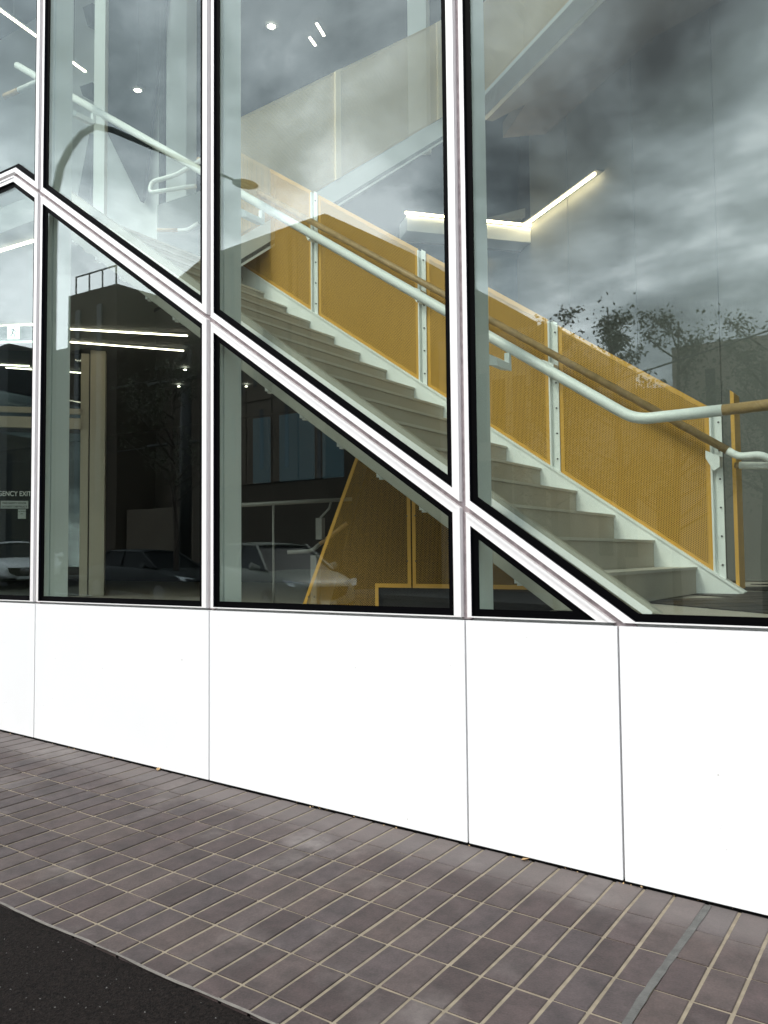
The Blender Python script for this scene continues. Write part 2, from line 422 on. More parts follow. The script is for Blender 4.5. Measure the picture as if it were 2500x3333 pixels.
def view_area(x, y):
    d = Vector((x, y, ground_z(x, y))) - Vector((0, -4, 1.6))
    w = d.dot(F_)
    if w < .5: return -1
    u, v = d.dot(R_) / w, d.dot(U_) / w
    if abs(u) > 1250 / 2736.4 + .05 or abs(v) > 1666.5 / 2736.4 + .05: return -1
    return 1 / w / w
def paver_mb(x0, x1, y0, y1):
    r = RND
    cx, cy = (x0 + x1) / 2, (y0 + y1) / 2
    h = r.uniform(-.0012, .0012); tx, ty = r.uniform(-.006, .006), r.uniform(-.005, .005)
    j = lambda: r.uniform(-.0016, .0016)
    c = [(x0 + j(), y0 + j()), (x1 + j(), y0 + j()), (x1 + j(), y1 + j()), (x0 + j(), y1 + j())]
    b = .0035
    top = [(x + (b if i in (0, 3) else -b), y + (b if i in (0, 1) else -b)) for i, (x, y) in enumerate(c)]
    def z(x, y, k): return ground_z(x, y) + h + (x - cx) * tx + (y - cy) * ty + k
    vs = [(x, y, z(x, y, -.02)) for x, y in c] + [(x, y, z(x, y, -.0015)) for x, y in c] + [(x, y, z(x, y, .001)) for x, y in top]
    fs = [(8, 9, 10, 11)] + [(i, (i + 1) % 4, 4 + (i + 1) % 4, 4 + i) for i in range(4)] + [(4 + i, 4 + (i + 1) % 4, 8 + (i + 1) % 4, 8 + i) for i in range(4)]
    return vs, fs
cells = []
for c in range(-64, 62):
    for r in range(-1, 7):
        x0, x1 = X0P + PX * c + JX / 2, X0P + PX * (c + 1) - JX / 2
        if r == -1: y0, y1 = Y0P + .004, -.014
        else:
            y1, y0 = Y0P - PY * r - JY / 2, Y0P - PY * (r + 1) + JY / 2
            if r == 0: y1 = Y0P - .003
        y0 = max(y0, -1.785)
        if y1 - y0 < .03: continue
        if r == 5: y0 = -1.785 if False else y0
        a = view_area((x0 + x1) / 2, (y0 + y1) / 2) * (y1 - y0)
        cells.append((a, x0, x1, y0, y1))
cells.sort(key=lambda t: -t[0])
rest = MB()
for i, (a, x0, x1, y0, y1) in enumerate(cells):
    vs, fs = paver_mb(x0, x1, y0, y1)
    if i < 300 and a > 0:
        mb = MB(); ox, oy = (x0 + x1) / 2, (y0 + y1) / 2
        mb.add(vs, fs); make('paver', mb, 'paver', parent=paving, fixn=False)
    else: rest.add(vs, fs)
make('paver_field', rest, 'paver', parent=paving, kind='stuff', fixn=False)
# grey mortar repair running across the footpath
rep = MB()
pts = [(-.952, -.03), (-.957, -.3), (-.965, -.62), (-.972, -.9), (-.968, -1.2), (-.975, -1.5), (-.97, -1.78)]
for k in range(len(pts) - 1):
    (xa, ya), (xb, yb) = pts[k], pts[k + 1]; n = 6
    for j in range(n):
        t0, t1 = j / n, (j + 1) / n
        xA, yA, xB, yB = xa + (xb - xa) * t0, ya + (yb - ya) * t0, xa + (xb - xa) * t1, ya + (yb - ya) * t1
        wA, wB = .0155 + .0012 * math.sin(31 * yA) + .001 * math.sin(77 * yA), .0155 + .0012 * math.sin(31 * yB) + .001 * math.sin(77 * yB)
        rep.add([(xA - wA, yA, ground_z(xA, yA) + .0032), (xA + wA, yA, ground_z(xA, yA) + .0032), (xB + wB, yB, ground_z(xB, yB) + .0032), (xB - wB, yB, ground_z(xB, yB) + .0032)], [(0, 1, 2, 3)])
make('mortar_repair', rep, 'patch_grey', parent=paving)
# litter along the foot of the wall
lit = MB()
for k in range(60):
    x = RND.uniform(-6.3, -.6); y = RND.uniform(-.035, .0); s = RND.uniform(.003, .009); a = RND.uniform(0, 6.3)
    z = ground_z(x, y) + .003
    lit.add([(x + s * math.cos(a), y + s * .5 * math.sin(a), z), (x + s * .5 * math.cos(a + 1.7), y + s * .5 * math.sin(a + 1.7), z + RND.uniform(.001, .008)),
             (x - s * math.cos(a), y - s * .5 * math.sin(a), z + .002), (x + s * .5 * math.cos(a - 1.7), y + s * .5 * math.sin(a - 1.7), z)], [(0, 1, 2, 3)])
make('leaf_litter', lit, 'timber', kind='stuff', fixn=False)
grit = MB()
for k in range(420):
    x = RND.uniform(-4.6, -1.6); y = RND.uniform(-3.0, -1.83); s_ = RND.uniform(.0015, .0045); a = RND.uniform(0, 6.3)
    z = ground_z(x, y) - .003; c_, d_ = s_ * math.cos(a), s_ * math.sin(a)
    grit.add([(x + c_, y + d_, z), (x - d_, y + c_, z), (x - c_, y - d_, z), (x, y, z + s_ * .9)], [(0, 1, 3), (1, 2, 3), (2, 0, 3)])
make('grit', grit, 'concrete', kind='stuff', fixn=False)
def dry_leaf(x, y, s, a, label):
    mb = MB(); z = ground_z(x, y) + .004
    prof = [(-1, 0, .1), (-.5, .45, .35), (.1, .55, .3), (1, 0, .6), (.1, -.55, .45), (-.5, -.4, .2)]
    vs = [(x + s * (u * math.cos(a) - v * math.sin(a)), y + s * (u * math.sin(a) + v * math.cos(a)), z + s * w) for u, v, w in prof] + [(x, y, z)]
    mb.add(vs, [(i, (i + 1) % 6, 6) for i in range(6)])
    mb.add([(p[0], p[1], p[2] + .0012) for p in vs], [((i + 1) % 6, i, 6) for i in range(6)])
    return tag(make('dry_leaf', mb, 'timber', fixn=False), label, 'leaf', 'dry leaves at the wall foot')
dry_leaf(-1.83, -.035, .022, .4, 'curled tan dry leaf on the pavers below the narrow white panel')
dry_leaf(-4.55, -.03, .028, 2.2, 'small brown dry leaf against the wall foot under the wide white panels')

# ================================================================== THE GLAZED BUILDING
bld = thing('glass_fronted_building', 'modern building with white base panels, tall framed glazing and a diagonal transom', 'building', (-4, 0, 0))
JOINT = [-11.735, -9.82, -7.905, -5.998, -4.078, -2.164, -.249, 1.67, 3.58]
SILL, TOP, APEX_X, APEX_Z = 1.262, 12.5, -6.35, 4.815
DX0, DS = -1.312, .7054
def zd(x): return SILL + DS * (DX0 - x)
# base cladding: one panel per bay, cut to the falling footpath
edges = JOINT[:6] + [-1.335] + JOINT[6:]
for a, b in zip(edges, edges[1:]):
    g = .0052
    mb = MB(); lo = lambda x: .019 - .0327 * x
    b0, b1 = a + g, b - g
    mb.xz([(b0, lo(b0)), (b1, lo(b1)), (b1, SILL - .006), (b0, SILL - .006)], -.016, .03)
    o = make('cladding_panel', mb, 'cladding', bld)
    bv = o.modifiers.new('edge', 'BEVEL'); bv.width = .002; bv.segments = 2; bv.limit_method = 'ANGLE'
mb = MB(); mb.xz([(-11.7, -.6), (3.55, -.6), (3.55, SILL - .02), (-11.7, SILL - .02)], .034, .20)
make('base_wall', mb, 'shadow_gap', bld)

GAPW = .017
def window(poly, kinds):
    """poly counter-clockwise in (x,z); kinds per edge: L (left jamb) R (right jamb) B (sill) T (top) D (diagonal, unit above) U (diagonal, unit below)"""
    outer = inset(poly, [{'L': GAPW, 'R': GAPW, 'B': .010, 'T': .012, 'D': .014, 'U': .014}[k] for k in kinds])
    wid = [{'L': .026, 'R': .047, 'B': .007, 'T': .04, 'D': .036, 'U': .046}[k] for k in kinds]
    inner = inset(outer, wid)
    gask = inset(inner, [.038] * len(kinds))
    w = MB()
    n = len(poly)
    pane = MB(); pane.xz(inset(inner, [-.006] * n), .002, .014)
    g = make('window', pane, 'glass', bld)          # the pane carries the unit
    gk = MB()
    for i in range(n):
        j = (i + 1) % n
        gk.xz([inner[i], inner[j], gask[j], gask[i]], -.003, .0005)
    make('gasket', gk, 'black', g)
    for i in range(n):
        j = (i + 1) % n
        f = MB()
        A, B, C_, D_ = outer[i], outer[j], inner[j], inner[i]
        y0, y1 = -.022, .03
        f.add([(A[0], y0, A[1]), (B[0], y0, B[1]), (C_[0], y0, C_[1]), (D_[0], y0, D_[1]), (A[0], y1, A[1]), (B[0], y1, B[1]), (C_[0], y1, C_[1]), (D_[0], y1, D_[1])],
              [(0, 1, 2, 3), (7, 6, 5, 4), (0, 4, 5, 1), (1, 5, 6, 2), (3, 0, 4, 7)], 0)
        f.add([(C_[0], y0, C_[1]), (D_[0], y0, D_[1]), (C_[0], y1, C_[1]), (D_[0], y1, D_[1])], [(0, 2, 3, 1)], 1)
        # raised lip along the outer edge of the jambs and of the diagonal members
        if kinds[i] in 'RDU':
            k = .30
            m1 = (A[0] + (D_[0] - A[0]) * k, A[1] + (D_[1] - A[1]) * k); m2 = (B[0] + (C_[0] - B[0]) * k, B[1] + (C_[1] - B[1]) * k)
            f.xz([A, B, m2, m1], y0 - .006, y0 + .001)
        make('frame_profile', f, ['white_coat', 'black_return'], g)
    return g
J = JOINT
for a, b in ((J[1], J[2]),):
    window([(a, SILL), (b, SILL), (b, APEX_Z), (a, APEX_Z)], 'BRUL')
    window([(a, APEX_Z), (b, APEX_Z), (b, TOP), (a, TOP)], 'DRTL')
window([(J[0], SILL), (J[1], SILL), (J[1], APEX_Z), (J[0], APEX_Z)], 'BRUL'); window([(J[0], APEX_Z), (J[1], APEX_Z), (J[1], TOP), (J[0], TOP)], 'DRTL')
window([(J[2], SILL), (J[3], SILL), (J[3], zd(J[3])), (APEX_X, APEX_Z), (J[2], APEX_Z)], 'BRUUL')
window([(J[2], APEX_Z), (APEX_X, APEX_Z), (J[3], zd(J[3])), (J[3], TOP), (J[2], TOP)], 'DDRTL')
for i in (3, 4):
    a, b = J[i], J[i + 1]
    window([(a, SILL), (b, SILL), (b, zd(b)), (a, zd(a))], 'BRUL')
    window([(a, zd(a)), (b, zd(b)), (b, TOP), (a, TOP)], 'DRTL')
window([(J[5], SILL), (DX0, SILL), (J[5], zd(J[5]))], 'BUL')
window([(DX0, SILL), (J[6], SILL), (J[6], TOP), (J[5], TOP), (J[5], zd(J[5]))], 'BRTLD')
for a, b in ((J[6], J[7]), (J[7], J[8])):
    window([(a, SILL), (b, SILL), (b, TOP), (a, TOP)], 'BRTL')
# seals in the joints between the units
for x in J:
    mb = MB(); mb.box((x - .03, .008, SILL), (x + .03, .028, TOP)); make('joint_seal', mb, 'seal', bld)
mb = MB()
nrm = Vector((DS, 1)).normalized() * .03
for (x0, z0), (x1, z1) in (((DX0 + .05, zd(DX0 + .05)), (APEX_X, zd(APEX_X))), ((APEX_X, APEX_Z), (J[0], APEX_Z))):
    q = (nrm.x, nrm.y) if x0 > APEX_X + .1 else (0, .03)
    mb.xz([(x0 - q[0], z0 - q[1]), (x0 + q[0], z0 + q[1]), (x1 + q[0], z1 + q[1]), (x1 - q[0], z1 - q[1])], .009, .026)
make('joint_seal', mb, 'seal', bld)
# deep inner mullions
for x in J:
    mb = MB(); xf = x + .008
    mb.box((xf - .022, .031, SILL - .02), (xf + .016, .085, TOP)); mb.box((xf - .03, .09, SILL - .02), (xf + .028, .25, TOP)); mb.box((xf - .014, .08, SILL), (xf + .006, .095, TOP))
    make('mullion_fin', mb, 'fin_white', bld)
mb = MB(); mb.box((J[0], .031, SILL - .04), (J[-1], .26, SILL + .022)); make('inner_sill', mb, 'fin_white', bld)
mb = MB(); mb.box((J[0] - .1, -.03, TOP + .01), (J[-1] + .1, .6, TOP + 2.2)); make('parapet', mb, 'cladding', bld)
mb = MB(); mb.box((-30, .6, TOP + .3), (14, 24, TOP + .6)); make('roof', mb, 'dark_wall', bld)
mb = MB(); mb.box((J[-1] + .02, .0, -.6), (14, .5, TOP + 2.2)); make('side_wall', mb, 'cladding', bld)
mb = MB(); mb.box((-30, .0, -.6), (J[0] - .02, .5, TOP + 2.2)); make('side_wall', mb, 'cladding', bld)

# ================================================================== INTERIOR SHELL
FL = 1.29
U2 = Vector((.814, -.581, 0)); G1 = Vector((.653, .757, 0))
mb = MB(); mb.box((-1.9, .26, FL - .6), (14, 24, FL - .008)); mb.box((-30, .26, .6), (-1.9, 24, 1.07)); make('floor', mb, 'tile_joint', kind='structure')
floor = bpy.data.objects['floor']
mb = MB(); mb.box((-30, 24, FL - .3), (14, 24.2, TOP + .3)); mb.box((-30.2, .5, FL - .3), (-30, 24, TOP + .3)); mb.box((14, .5, FL - .3), (14.2, 24, TOP + .3))
make('outer_wall', mb, 'dark_wall', kind='structure')
# dark floor tiles on the turned grid
fid = MB(); nt_ = 0
G2 = Vector((-G1.y, G1.x, 0))
for i in range(-40, 60):
    for j in range(-40, 60):
        c = Vector((-1.0, 1.5, 0)) + G1 * (i * .9) + Vector((G1.y, -G1.x, 0)) * (j * .30)
        if not (-12 < c.x < 2 and .2 < c.y < 11): continue
        h1, h2 = G1 * .442, Vector((G1.y, -G1.x, 0)) * .1395
        vs = [c - h1 - h2, c + h1 - h2, c + h1 + h2, c - h1 + h2]
        if any(v.y < .27 or v.x < -1.88 for v in vs): continue
        near = -2.3 < c.x < -.2 and c.y < 4.6 and nt_ < 60
        tgt = MB() if near else fid
        tgt.prism([(v.x, v.y, FL - .007) for v in vs], (0, 0, .007))
        if near: make('floor_tile', tgt, 'floor_dark', floor); nt_ += 1
make('tile_field', fid, 'floor_dark', floor, kind='stuff')

# slanted right-hand wall of large boards
wp = Vector((-1.75, 5.9, 0))
def onwall(t, z, off=0.0): return wp + U2 * t + Vector((-.581, -.814, 0)) * off + Vector((0, 0, z))
wallb = thing('board_wall', 'tall grey wall of large smooth boards behind the foot of the stairs', 'wall', tuple(wp))
tj = [-5.05, -3.53, -1.95, -.46, 1.1, 2.7, 4.3, 5.9, 7.5, 9.1]
for a, b in zip(tj, tj[1:]):
    mb = MB(); a2 = a + .008; b2 = b - .008
    base = onwall(a2, FL) if a > -5 else onwall(-4.62, FL)
    topp = onwall(a2, 12.4) if a > -5 else onwall(-4.62 - .0, 12.4)
    poly = [onwall(a2, FL), onwall(b2, FL), onwall(b2, 12.4), onwall(a2, 12.4)]
    if a < -5: poly = [onwall(-5.9, FL), onwall(b2, FL), onwall(b2, 12.4), onwall(-4.62, 12.4), onwall(-4.62, 6.98), onwall(-4.78, 6.77), onwall(-5.45, 6.30)]
    mb.prism(poly, Vector((.581, .814, 0)) * .05)
    make('wall_board', mb, 'wall_board', wallb)
mb = MB(); mb.prism([onwall(-5.8, FL, -.06), onwall(9.0, FL, -.06), onwall(9.0, 12.4, -.06), onwall(-4.6, 12.4, -.06)], Vector((.581, .814, 0)) * .1); make('backing', mb, 'shadow_gap', wallb)

# bulkhead with the cove light, rotated grid
c0 = onwall(-4.62, 0)
def onbulk(t, z, off=0.0): return Vector((c0.x, c0.y, z)) + Vector((-G1.x, -G1.y, 0)) * t + Vector((-G1.y, G1.x, 0)) * off
bulk = thing('bulkhead', 'pale bulkhead lit from above beneath the upper stairs', 'bulkhead', tuple(c0))
mb = MB(); mb.prism([onbulk(0, 6.71), onbulk(2.12, 6.71), onbulk(2.12, 6.955), onbulk(0, 6.955)], Vector((-G1.y, G1.x, 0)) * .4); make('fascia', mb, 'inner_white', bulk)
mb = MB(); mb.prism([onbulk(-.2, FL, .45), onbulk(2.5, FL, .45), onbulk(2.5, 6.7, .45), onbulk(-.2, 6.7, .45)], Vector((-G1.y, G1.x, 0)) * .1); make('glazed_screen', mb, 'blue_dark', bulk)
mb = MB(); mb.box((c0.x - 14, c0.y + .2, 7.25), (c0.x + 9, 23.9, 7.4)); make('ceiling', mb, 'ceiling_grey', kind='structure')
# cove light: two runs of one bright strip
cove = thing('cove_light', 'bent warm strip light glowing along the top of the grey board wall', 'strip light', tuple(onbulk(0, 7.0)))
mb = MB(); mb.prism([onbulk(-.03, 6.972, -.03), onbulk(2.15, 6.972, -.03), onbulk(2.15, 7.006, -.03), onbulk(-.03, 7.006, -.03)], Vector((-G1.y, G1.x, 0)) * .02); make('light_strip', mb, 'led', cove)
mb = MB(); mb.prism([onwall(-4.62, 6.965, .10), onwall(-2.65, 6.965, .10), onwall(-2.65, 7.0, .10), onwall(-4.62, 7.0, .10)], Vector((-.581, -.814, 0)) * .02); make('light_strip', mb, 'led', cove)
mb = MB(); mb.prism([onwall(-4.62, 7.012, .0), onwall(-2.6, 7.012, .0), onwall(-2.6, 7.03, .0), onwall(-4.62, 7.03, .0)], Vector((-.581, -.814, 0)) * .14); make('cover_plate', mb, 'ceiling_grey', cove)

# soffit over the stair hall, with beams
hall = MB()
hall.prism([(-3.02, 5.3, 8.28), (-.2, 3.3, 8.28), (6, -1 + 1.6, 8.28), (8, 6, 8.28), (-1.5, 6.6, 8.28), (-4.2, 8.7, 8.28), (-5.7, 8.0, 8.28)], (0, 0, .25))
make('hall_ceiling', hall, 'soffit', kind='structure')

# ================================================================== LOWER FLIGHT
stair = thing('staircase', 'white steel lower stair flight rising behind the diagonal transom with yellow perforated balustrade', 'staircase', (-1.5, 1.6, FL))
NY0, NY1 = .43, 2.77
def top_near(x): return 1.292 + .7039 * (-1.255 - x)
def top_far(x): return 1.292 + .692 * (-1.306 - x)
mb = MB()
mb.xz([(-1.255, FL + .002), (-6.70, top_near(-6.70)), (-6.70, top_near(-6.70) - .41), (-1.84, FL + .002)], NY0, NY0 + .05)
make('stringer', mb, 'stringer_face', stair)
mb = MB(); vs_ = []
for x_, k_ in ((-1.30, .026), (-6.6, .075)):
    zt_ = top_near(x_) - k_
    vs_ += [(x_, NY0, zt_), (x_, NY0 - .042, zt_ - .030), (x_, NY0 - .042, zt_ - .036), (x_, NY0, zt_ - .036)]
mb.add(vs_, [(0, 1, 5, 4), (1, 2, 6, 5), (2, 3, 7, 6), (3, 0, 4, 7), (3, 2, 1, 0), (4, 5, 6, 7)])
make('stringer_flange', mb, 'white_coat', stair)
mb = MB()
mb.xz([(-1.306, FL + .002), (-7.0, top_far(-7.0)), (-7.0, top_far(-7.0) - .42), (-1.86, FL + .002)], NY1, NY1 + .06)
mb.xz([(-1.306, FL + .004), (-7.0, top_far(-7.0) + .001), (-7.0, top_far(-7.0) + .016), (-1.290, FL + .016)], NY1 - .012, NY1 + .09)
make('stringer', mb, 'steel_white', stair)
X1, GO, Z1, RI = -1.643, .3185, 1.495, .2137
for k in range(17):
    x = X1 - GO * k; z = Z1 + RI * k
    zb = FL if k == 0 else z - RI
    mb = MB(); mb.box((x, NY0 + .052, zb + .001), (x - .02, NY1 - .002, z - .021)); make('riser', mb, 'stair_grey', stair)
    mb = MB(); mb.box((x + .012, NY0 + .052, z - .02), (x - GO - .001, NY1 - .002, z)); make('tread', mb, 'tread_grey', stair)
    if 0 < k < 16:
        mb = MB(); zz = top_near(x - .1) - .41; mb.box((x - .08, NY0 + .02, zz - .012), (x - .13, NY0 + .08, zz + .04)); mb.box((x - .09, NY0 + .035, zz - .026), (x - .12, NY0 + .065, zz - .012)); make('tread_bracket', mb, 'steel_white', stair)
mb = MB(); mb.xz([(-1.84, FL + .004), (-6.9, top_far(-6.9) - .30), (-6.9, top_far(-6.9) - .31), (-1.86, FL + .002)], NY0 + .052, NY1 - .002); make('soffit_plate', mb, 'steel_white', stair)
# landing
mb = MB(); mb.box((-12.5, .42, 4.66), (-6.74, 3.6, 4.9)); make('landing', mb, 'inner_wall', stair)

# far balustrade: perforated panels between pairs of bolted flats
def perf_panel(name, poly, y, parent, border=.034, m1='yellow', m2='yellow_perforated'):
    inn = inset(poly, [border] * len(poly)); n = len(poly)
    mb = MB()
    for i in range(n):
        j = (i + 1) % n; mb.xz([poly[i], poly[j], inn[j], inn[i]], y - .002, y + .002, 0)
    mb.add([(x, y, z) for x, z in inn], [tuple(range(n))], 1, uvs=[(x, z) for x, z in inn])
    return make(name, mb, [m1, m2], parent, fixn=False)
PH = 1.30
POSTX = [-1.47, -2.785, -4.10, -5.41, -6.72]
for xr, xl in zip(POSTX, POSTX[1:]):
    a, b = xl + .045, xr - .045
    lift = .012
    perf_panel('balustrade_panel', [(a, top_far(a) + lift), (b, top_far(b) + lift), (b, top_far(b) + PH), (a, top_far(a) + PH)], NY1 + .03, stair)
a, b = -7.02, POSTX[-1] - .045
perf_panel('balustrade_panel', [(a, top_far(a) + .012), (b, top_far(b) + .012), (b, top_far(b) + PH), (a, top_far(a) + PH)], NY1 + .03, stair)
for x in POSTX:
    p = MB(); zb, zt = top_far(x) + .015, top_far(x) + PH + .012
    p.box((x - .045, NY1 + .012, zb - .03), (x - .031, NY1 + .075, zt)); p.xz([(x + .0, zb), (x + .045, zb - .03), (x + .045, zt - .03), (x + .0, zt)], NY1 + .014, NY1 + .024)
    p.xz([(x - .031, zb), (x + .0, zb - .0), (x + .0, zt - .0), (x - .031, zt)], NY1 + .052, NY1 + .06); p.box((x - .004, NY1 + .024, zb), (x + .004, NY1 + .055, zt - .01))
    post = make('baluster_post', p, 'steel_white', stair)
    for q in range(6):
        zz = zb + .09 + q * (zt - zb - .2) / 5
        bm_ = MB(); bm_.tube([(x + .024, NY1 + .016, zz), (x + .024, NY1 + .004, zz)], .0075, 8); make('bolt', bm_, 'bolt', post)
mb = MB(); mb.xz([(-7.0, top_far(-7.0) + .03), (-1.52, top_far(-1.52) + .03), (-1.52, top_far(-1.52) + PH - .03), (-7.0, top_far(-7.0) + PH - .03)], NY1 + .085, NY1 + .095)
make('backing_sheet', mb, 'liner', stair)
mb = MB(); mb.xz([(-1.372, 1.345), (-1.345, 1.325), (-1.345, 2.84), (-1.372, 2.86)], NY1 + .09, NY1 + .30); make('end_plate', mb, 'yellow', stair)

# handrails
def arc3(p, q, r, n=6):
    return [p.lerp(q, t / n) for t in range(n + 1)]
def fillet(pts, rad, n=6):
    P = [Vector(p) for p in pts]; out = [P[0]]
    for i in range(1, len(P) - 1):
        a, b = (P[i - 1] - P[i]).normalized(), (P[i + 1] - P[i]).normalized()
        r = min(rad, (P[i - 1] - P[i]).length * .45, (P[i + 1] - P[i]).length * .45)
        s, e = P[i] + a * r, P[i] + b * r
        for k in range(n + 1):
            t = k / n; out.append(s * (1 - t) ** 2 + P[i] * 2 * t * (1 - t) + e * t * t)
    out.append(P[-1]); return out
def nr(x): return 2.318 + .6853 * (-1.375 - x)
mb = MB(); mb.tube(fillet([(-7.1, .46, nr(-7.1)), (-1.375, .46, 2.318), (-.93, .46, 2.322)], .085), .030, 16); make('handrail', mb, 'steel_white', stair, smooth=True)
mb = MB(); mb.tube([(-.93, .46, 2.322), (-.25, .46, 2.335)], .0285, 16); make('handrail_grip', mb, 'timber', stair, smooth=True)
for x in (-2.02, -3.94, -5.86):
    mb = MB(); mb.xz([(x - .125, nr(x) - .01), (x - .06, nr(x) - .05), (x - .06, nr(x) - .09), (x - .125, nr(x) - .075)], .255, .44); mb.box((x - .10, .43, nr(x) - .07), (x - .07, .46, nr(x) + .02)); make('rail_bracket', mb, 'steel_white', stair)
def fr(x): return 2.372 + .675 * (-1.362 - x)
FY = 2.66
mb = MB(); mb.tube([(-7.0, FY, fr(-7.0)), (-1.36, FY, fr(-1.36))], .031, 14); make('handrail_grip', mb, 'timber', stair, smooth=True)
mb = MB(); mb.tube(fillet([(-1.36, FY, fr(-1.36)), (-1.285, FY, 2.318), (-1.13, FY, 2.322), (-1.05, FY + .03, 2.27), (-1.05, FY + .1, 2.24), (-1.30, FY + .1, 2.262)], .05), .028, 12); make('handrail', mb, 'steel_white', stair, smooth=True)
mb = MB(); mb.tube([(-1.30, FY + .1, 2.262), (-1.335, FY + .1, 2.265)], .0225, 12); make('handrail_grip', mb, 'timber', stair, smooth=True)
for x in POSTX:
    mb = MB(); z = fr(x)
    mb.xz([(x - .055, z - .06), (x + .045, z - .11), (x + .045, z - .19), (x + .0, z - .22), (x - .055, z - .12)], FY + .02, NY1 + .02); make('rail_bracket', mb, 'steel_white', stair)

# under-stair screen
scr = thing('understair_screen', 'yellow perforated screen with a sloping edge standing beneath the stair flight', 'screen', (-4.2, 2.0, 1.07))
SY = 2.0
def scr_z(x): return top_far(x) - .44
perf_panel('screen_panel', [(-4.985, 1.075), (-4.10, 1.075), (-4.10, 1.335), (-3.765, 1.335), (-3.765, scr_z(-3.765)), (-4.165, scr_z(-4.165))], SY, scr, m2='open_perforated')
perf_panel('screen_panel', [(-3.75, 1.335), (-2.2, 1.335), (-2.2, scr_z(-2.2)), (-3.75, scr_z(-3.75))], SY, scr, m2='open_perforated')
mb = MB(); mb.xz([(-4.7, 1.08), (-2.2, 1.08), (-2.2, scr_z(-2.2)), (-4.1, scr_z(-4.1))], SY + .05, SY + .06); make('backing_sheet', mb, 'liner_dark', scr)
for x in (-3.80, -3.715):
    for z in (1.56, 1.94):
        b_ = MB(); b_.tube([(x, SY - .002, z), (x, SY - .008, z)], .007, 8); make('bolt', b_, 'bolt', scr)
for x in (-4.87, -4.80):
    b_ = MB(); b_.tube([(x, SY - .002, 1.24), (x, SY - .008, 1.24)], .007, 8); make('bolt', b_, 'bolt', scr)

# ================================================================== UPPER FLIGHTS
up = thing('staircase', 'upper stair flights with dull perforated balustrades crossing high behind the lower flight', 'staircase', (-5.5, 4, 6))
ua, ub = Vector((-5.763, 3.67, 5.998)), Vector((-5.285, 5.238, 7.257))
dv = ub - ua
def upt(t, h=0.0): return ua + dv * t + Vector((0, 0, h))
nrm_u = Vector((dv.y, -dv.x, 0)).normalized()
def slab(name, poly, ext, m, parent): 
    mb = MB(); mb.prism(poly, ext); return make(name, mb, m, parent)
def perf_quad(name, A, B, C_, D_, parent, m1, m2, border=.03):
    """A,B along the bottom, C,D back along the top"""
    A, B, C_, D_ = map(Vector, (A, B, C_, D_)); e = (B - A); L_ = Vector((e.x, e.y, 0)).length
    mb = MB()
    uv = [(0, A.z), (L_, B.z), (L_, C_.z), (0, D_.z)]
    mb.add([A, B, C_, D_], [(0, 1, 2, 3)], 1, uvs=uv)
    nn = Vector((-e.y, e.x, 0)).normalized() * .004
    up_ = Vector((0, 0, border))
    for p, q, s in ((A, B, 1), (D_, C_, -1)):
        mb.prism([p, q, q + up_ * s, p + up_ * s], nn * 1.5, 0)
    return make(name, mb, [m1, m2], parent, fixn=False)
tcuts = [-1.35, -.86, 0.0, 1.0, 1.02]
for t0, t1 in ((-.84, -.02), (.02, .98)):
    perf_quad('balustrade_panel', upt(t0), upt(t1), upt(t1, 1.30), upt(t0, 1.30), up, 'dull_yellow', 'dull_perforated')
for t in (0.0, 1.0):
    w = dv.normalized() * .05
    slab('baluster_post', [upt(t) - w, upt(t) + w, upt(t, 1.3) + w, upt(t, 1.3) - w], nrm_u * .03, 'dull_yellow', up)
slab('stringer', [upt(-.86, -.33), upt(1.06, -.33), upt(1.06, -.005), upt(-.86, -.005)], -nrm_u * .05, 'steel_white', up)
slab('soffit_plate', [upt(-.86, -.25), upt(1.06, -.25), upt(1.06, -.25) - nrm_u * 1.9, upt(-.86, -.25) - nrm_u * 1.9], Vector((0, 0, -.05)), 'ceiling_grey', up)
# upper landing edge running back towards the street
la, lb = Vector((-5.30, 6.48, 7.80)), Vector((-2.2, 4.42, 7.86))
slab('landing_edge', [la, lb, lb + Vector((0, 0, .36)), la + Vector((0, 0, .36))], Vector((.04, .055, 0)), 'steel_white', up)
slab('landing', [la + Vector((0, 0, .0)), lb, lb + Vector((.9, 1.25, 0)), la + Vector((.1, .14, 0))], Vector((0, 0, .3)), 'soffit', up)
perf_quad('balustrade_panel', la + Vector((0, 0, .36)), lb + Vector((0, 0, .36)), lb + Vector((0, 0, 1.66)), la + Vector((0, 0, 1.66)), up, 'dull_yellow', 'dull_perforated')

# ================================================================== LEFT-HAND INTERIOR
def wallg(p, t, z, off=0.0): return Vector((p[0], p[1], 0)) + G1 * t + Vector((-G1.y, G1.x, 0)) * off + Vector((0, 0, z))
dp = (-11.03, 3.0)
mb = MB()
for t0, t1, z0, z1 in ((-4, .55, 3.74, 4.66), (.62, .82, FL, 4.66)):
    pass
lowc = MB(); lowc.box((-29.9, 3.62, 4.68), (-5.2, 23.9, 4.88)); lowc.box((-29.9, .5, 4.70), (-12.52, 3.62, 4.88)); make('low_ceiling', lowc, 'ceiling_grey', kind='structure')
lob = thing('lobby_partition', 'dim glazed partition with cream frames and an exit door inside the ground floor', 'partition', (dp[0], dp[1], FL))
def fr_bar(t0, t1, z0, z1, m='cream', d=.08, name='frame_bar'):
    mb = MB(); mb.prism([wallg(dp, t0, z0), wallg(dp, t1, z0), wallg(dp, t1, z1), wallg(dp, t0, z1)], Vector((-G1.y, G1.x, 0)) * d); return make(name, mb, m, lob)
fr_bar(-3.2, .96, 3.72, 3.80); fr_bar(-3.2, .96, 3.50, 3.66, 'cream', .06); fr_bar(.86, .97, 1.075, 4.62); fr_bar(.52, .58, 1.075, 3.5, 'dark_wall'); fr_bar(-.62, -.56, 1.075, 3.5, 'dark_wall')
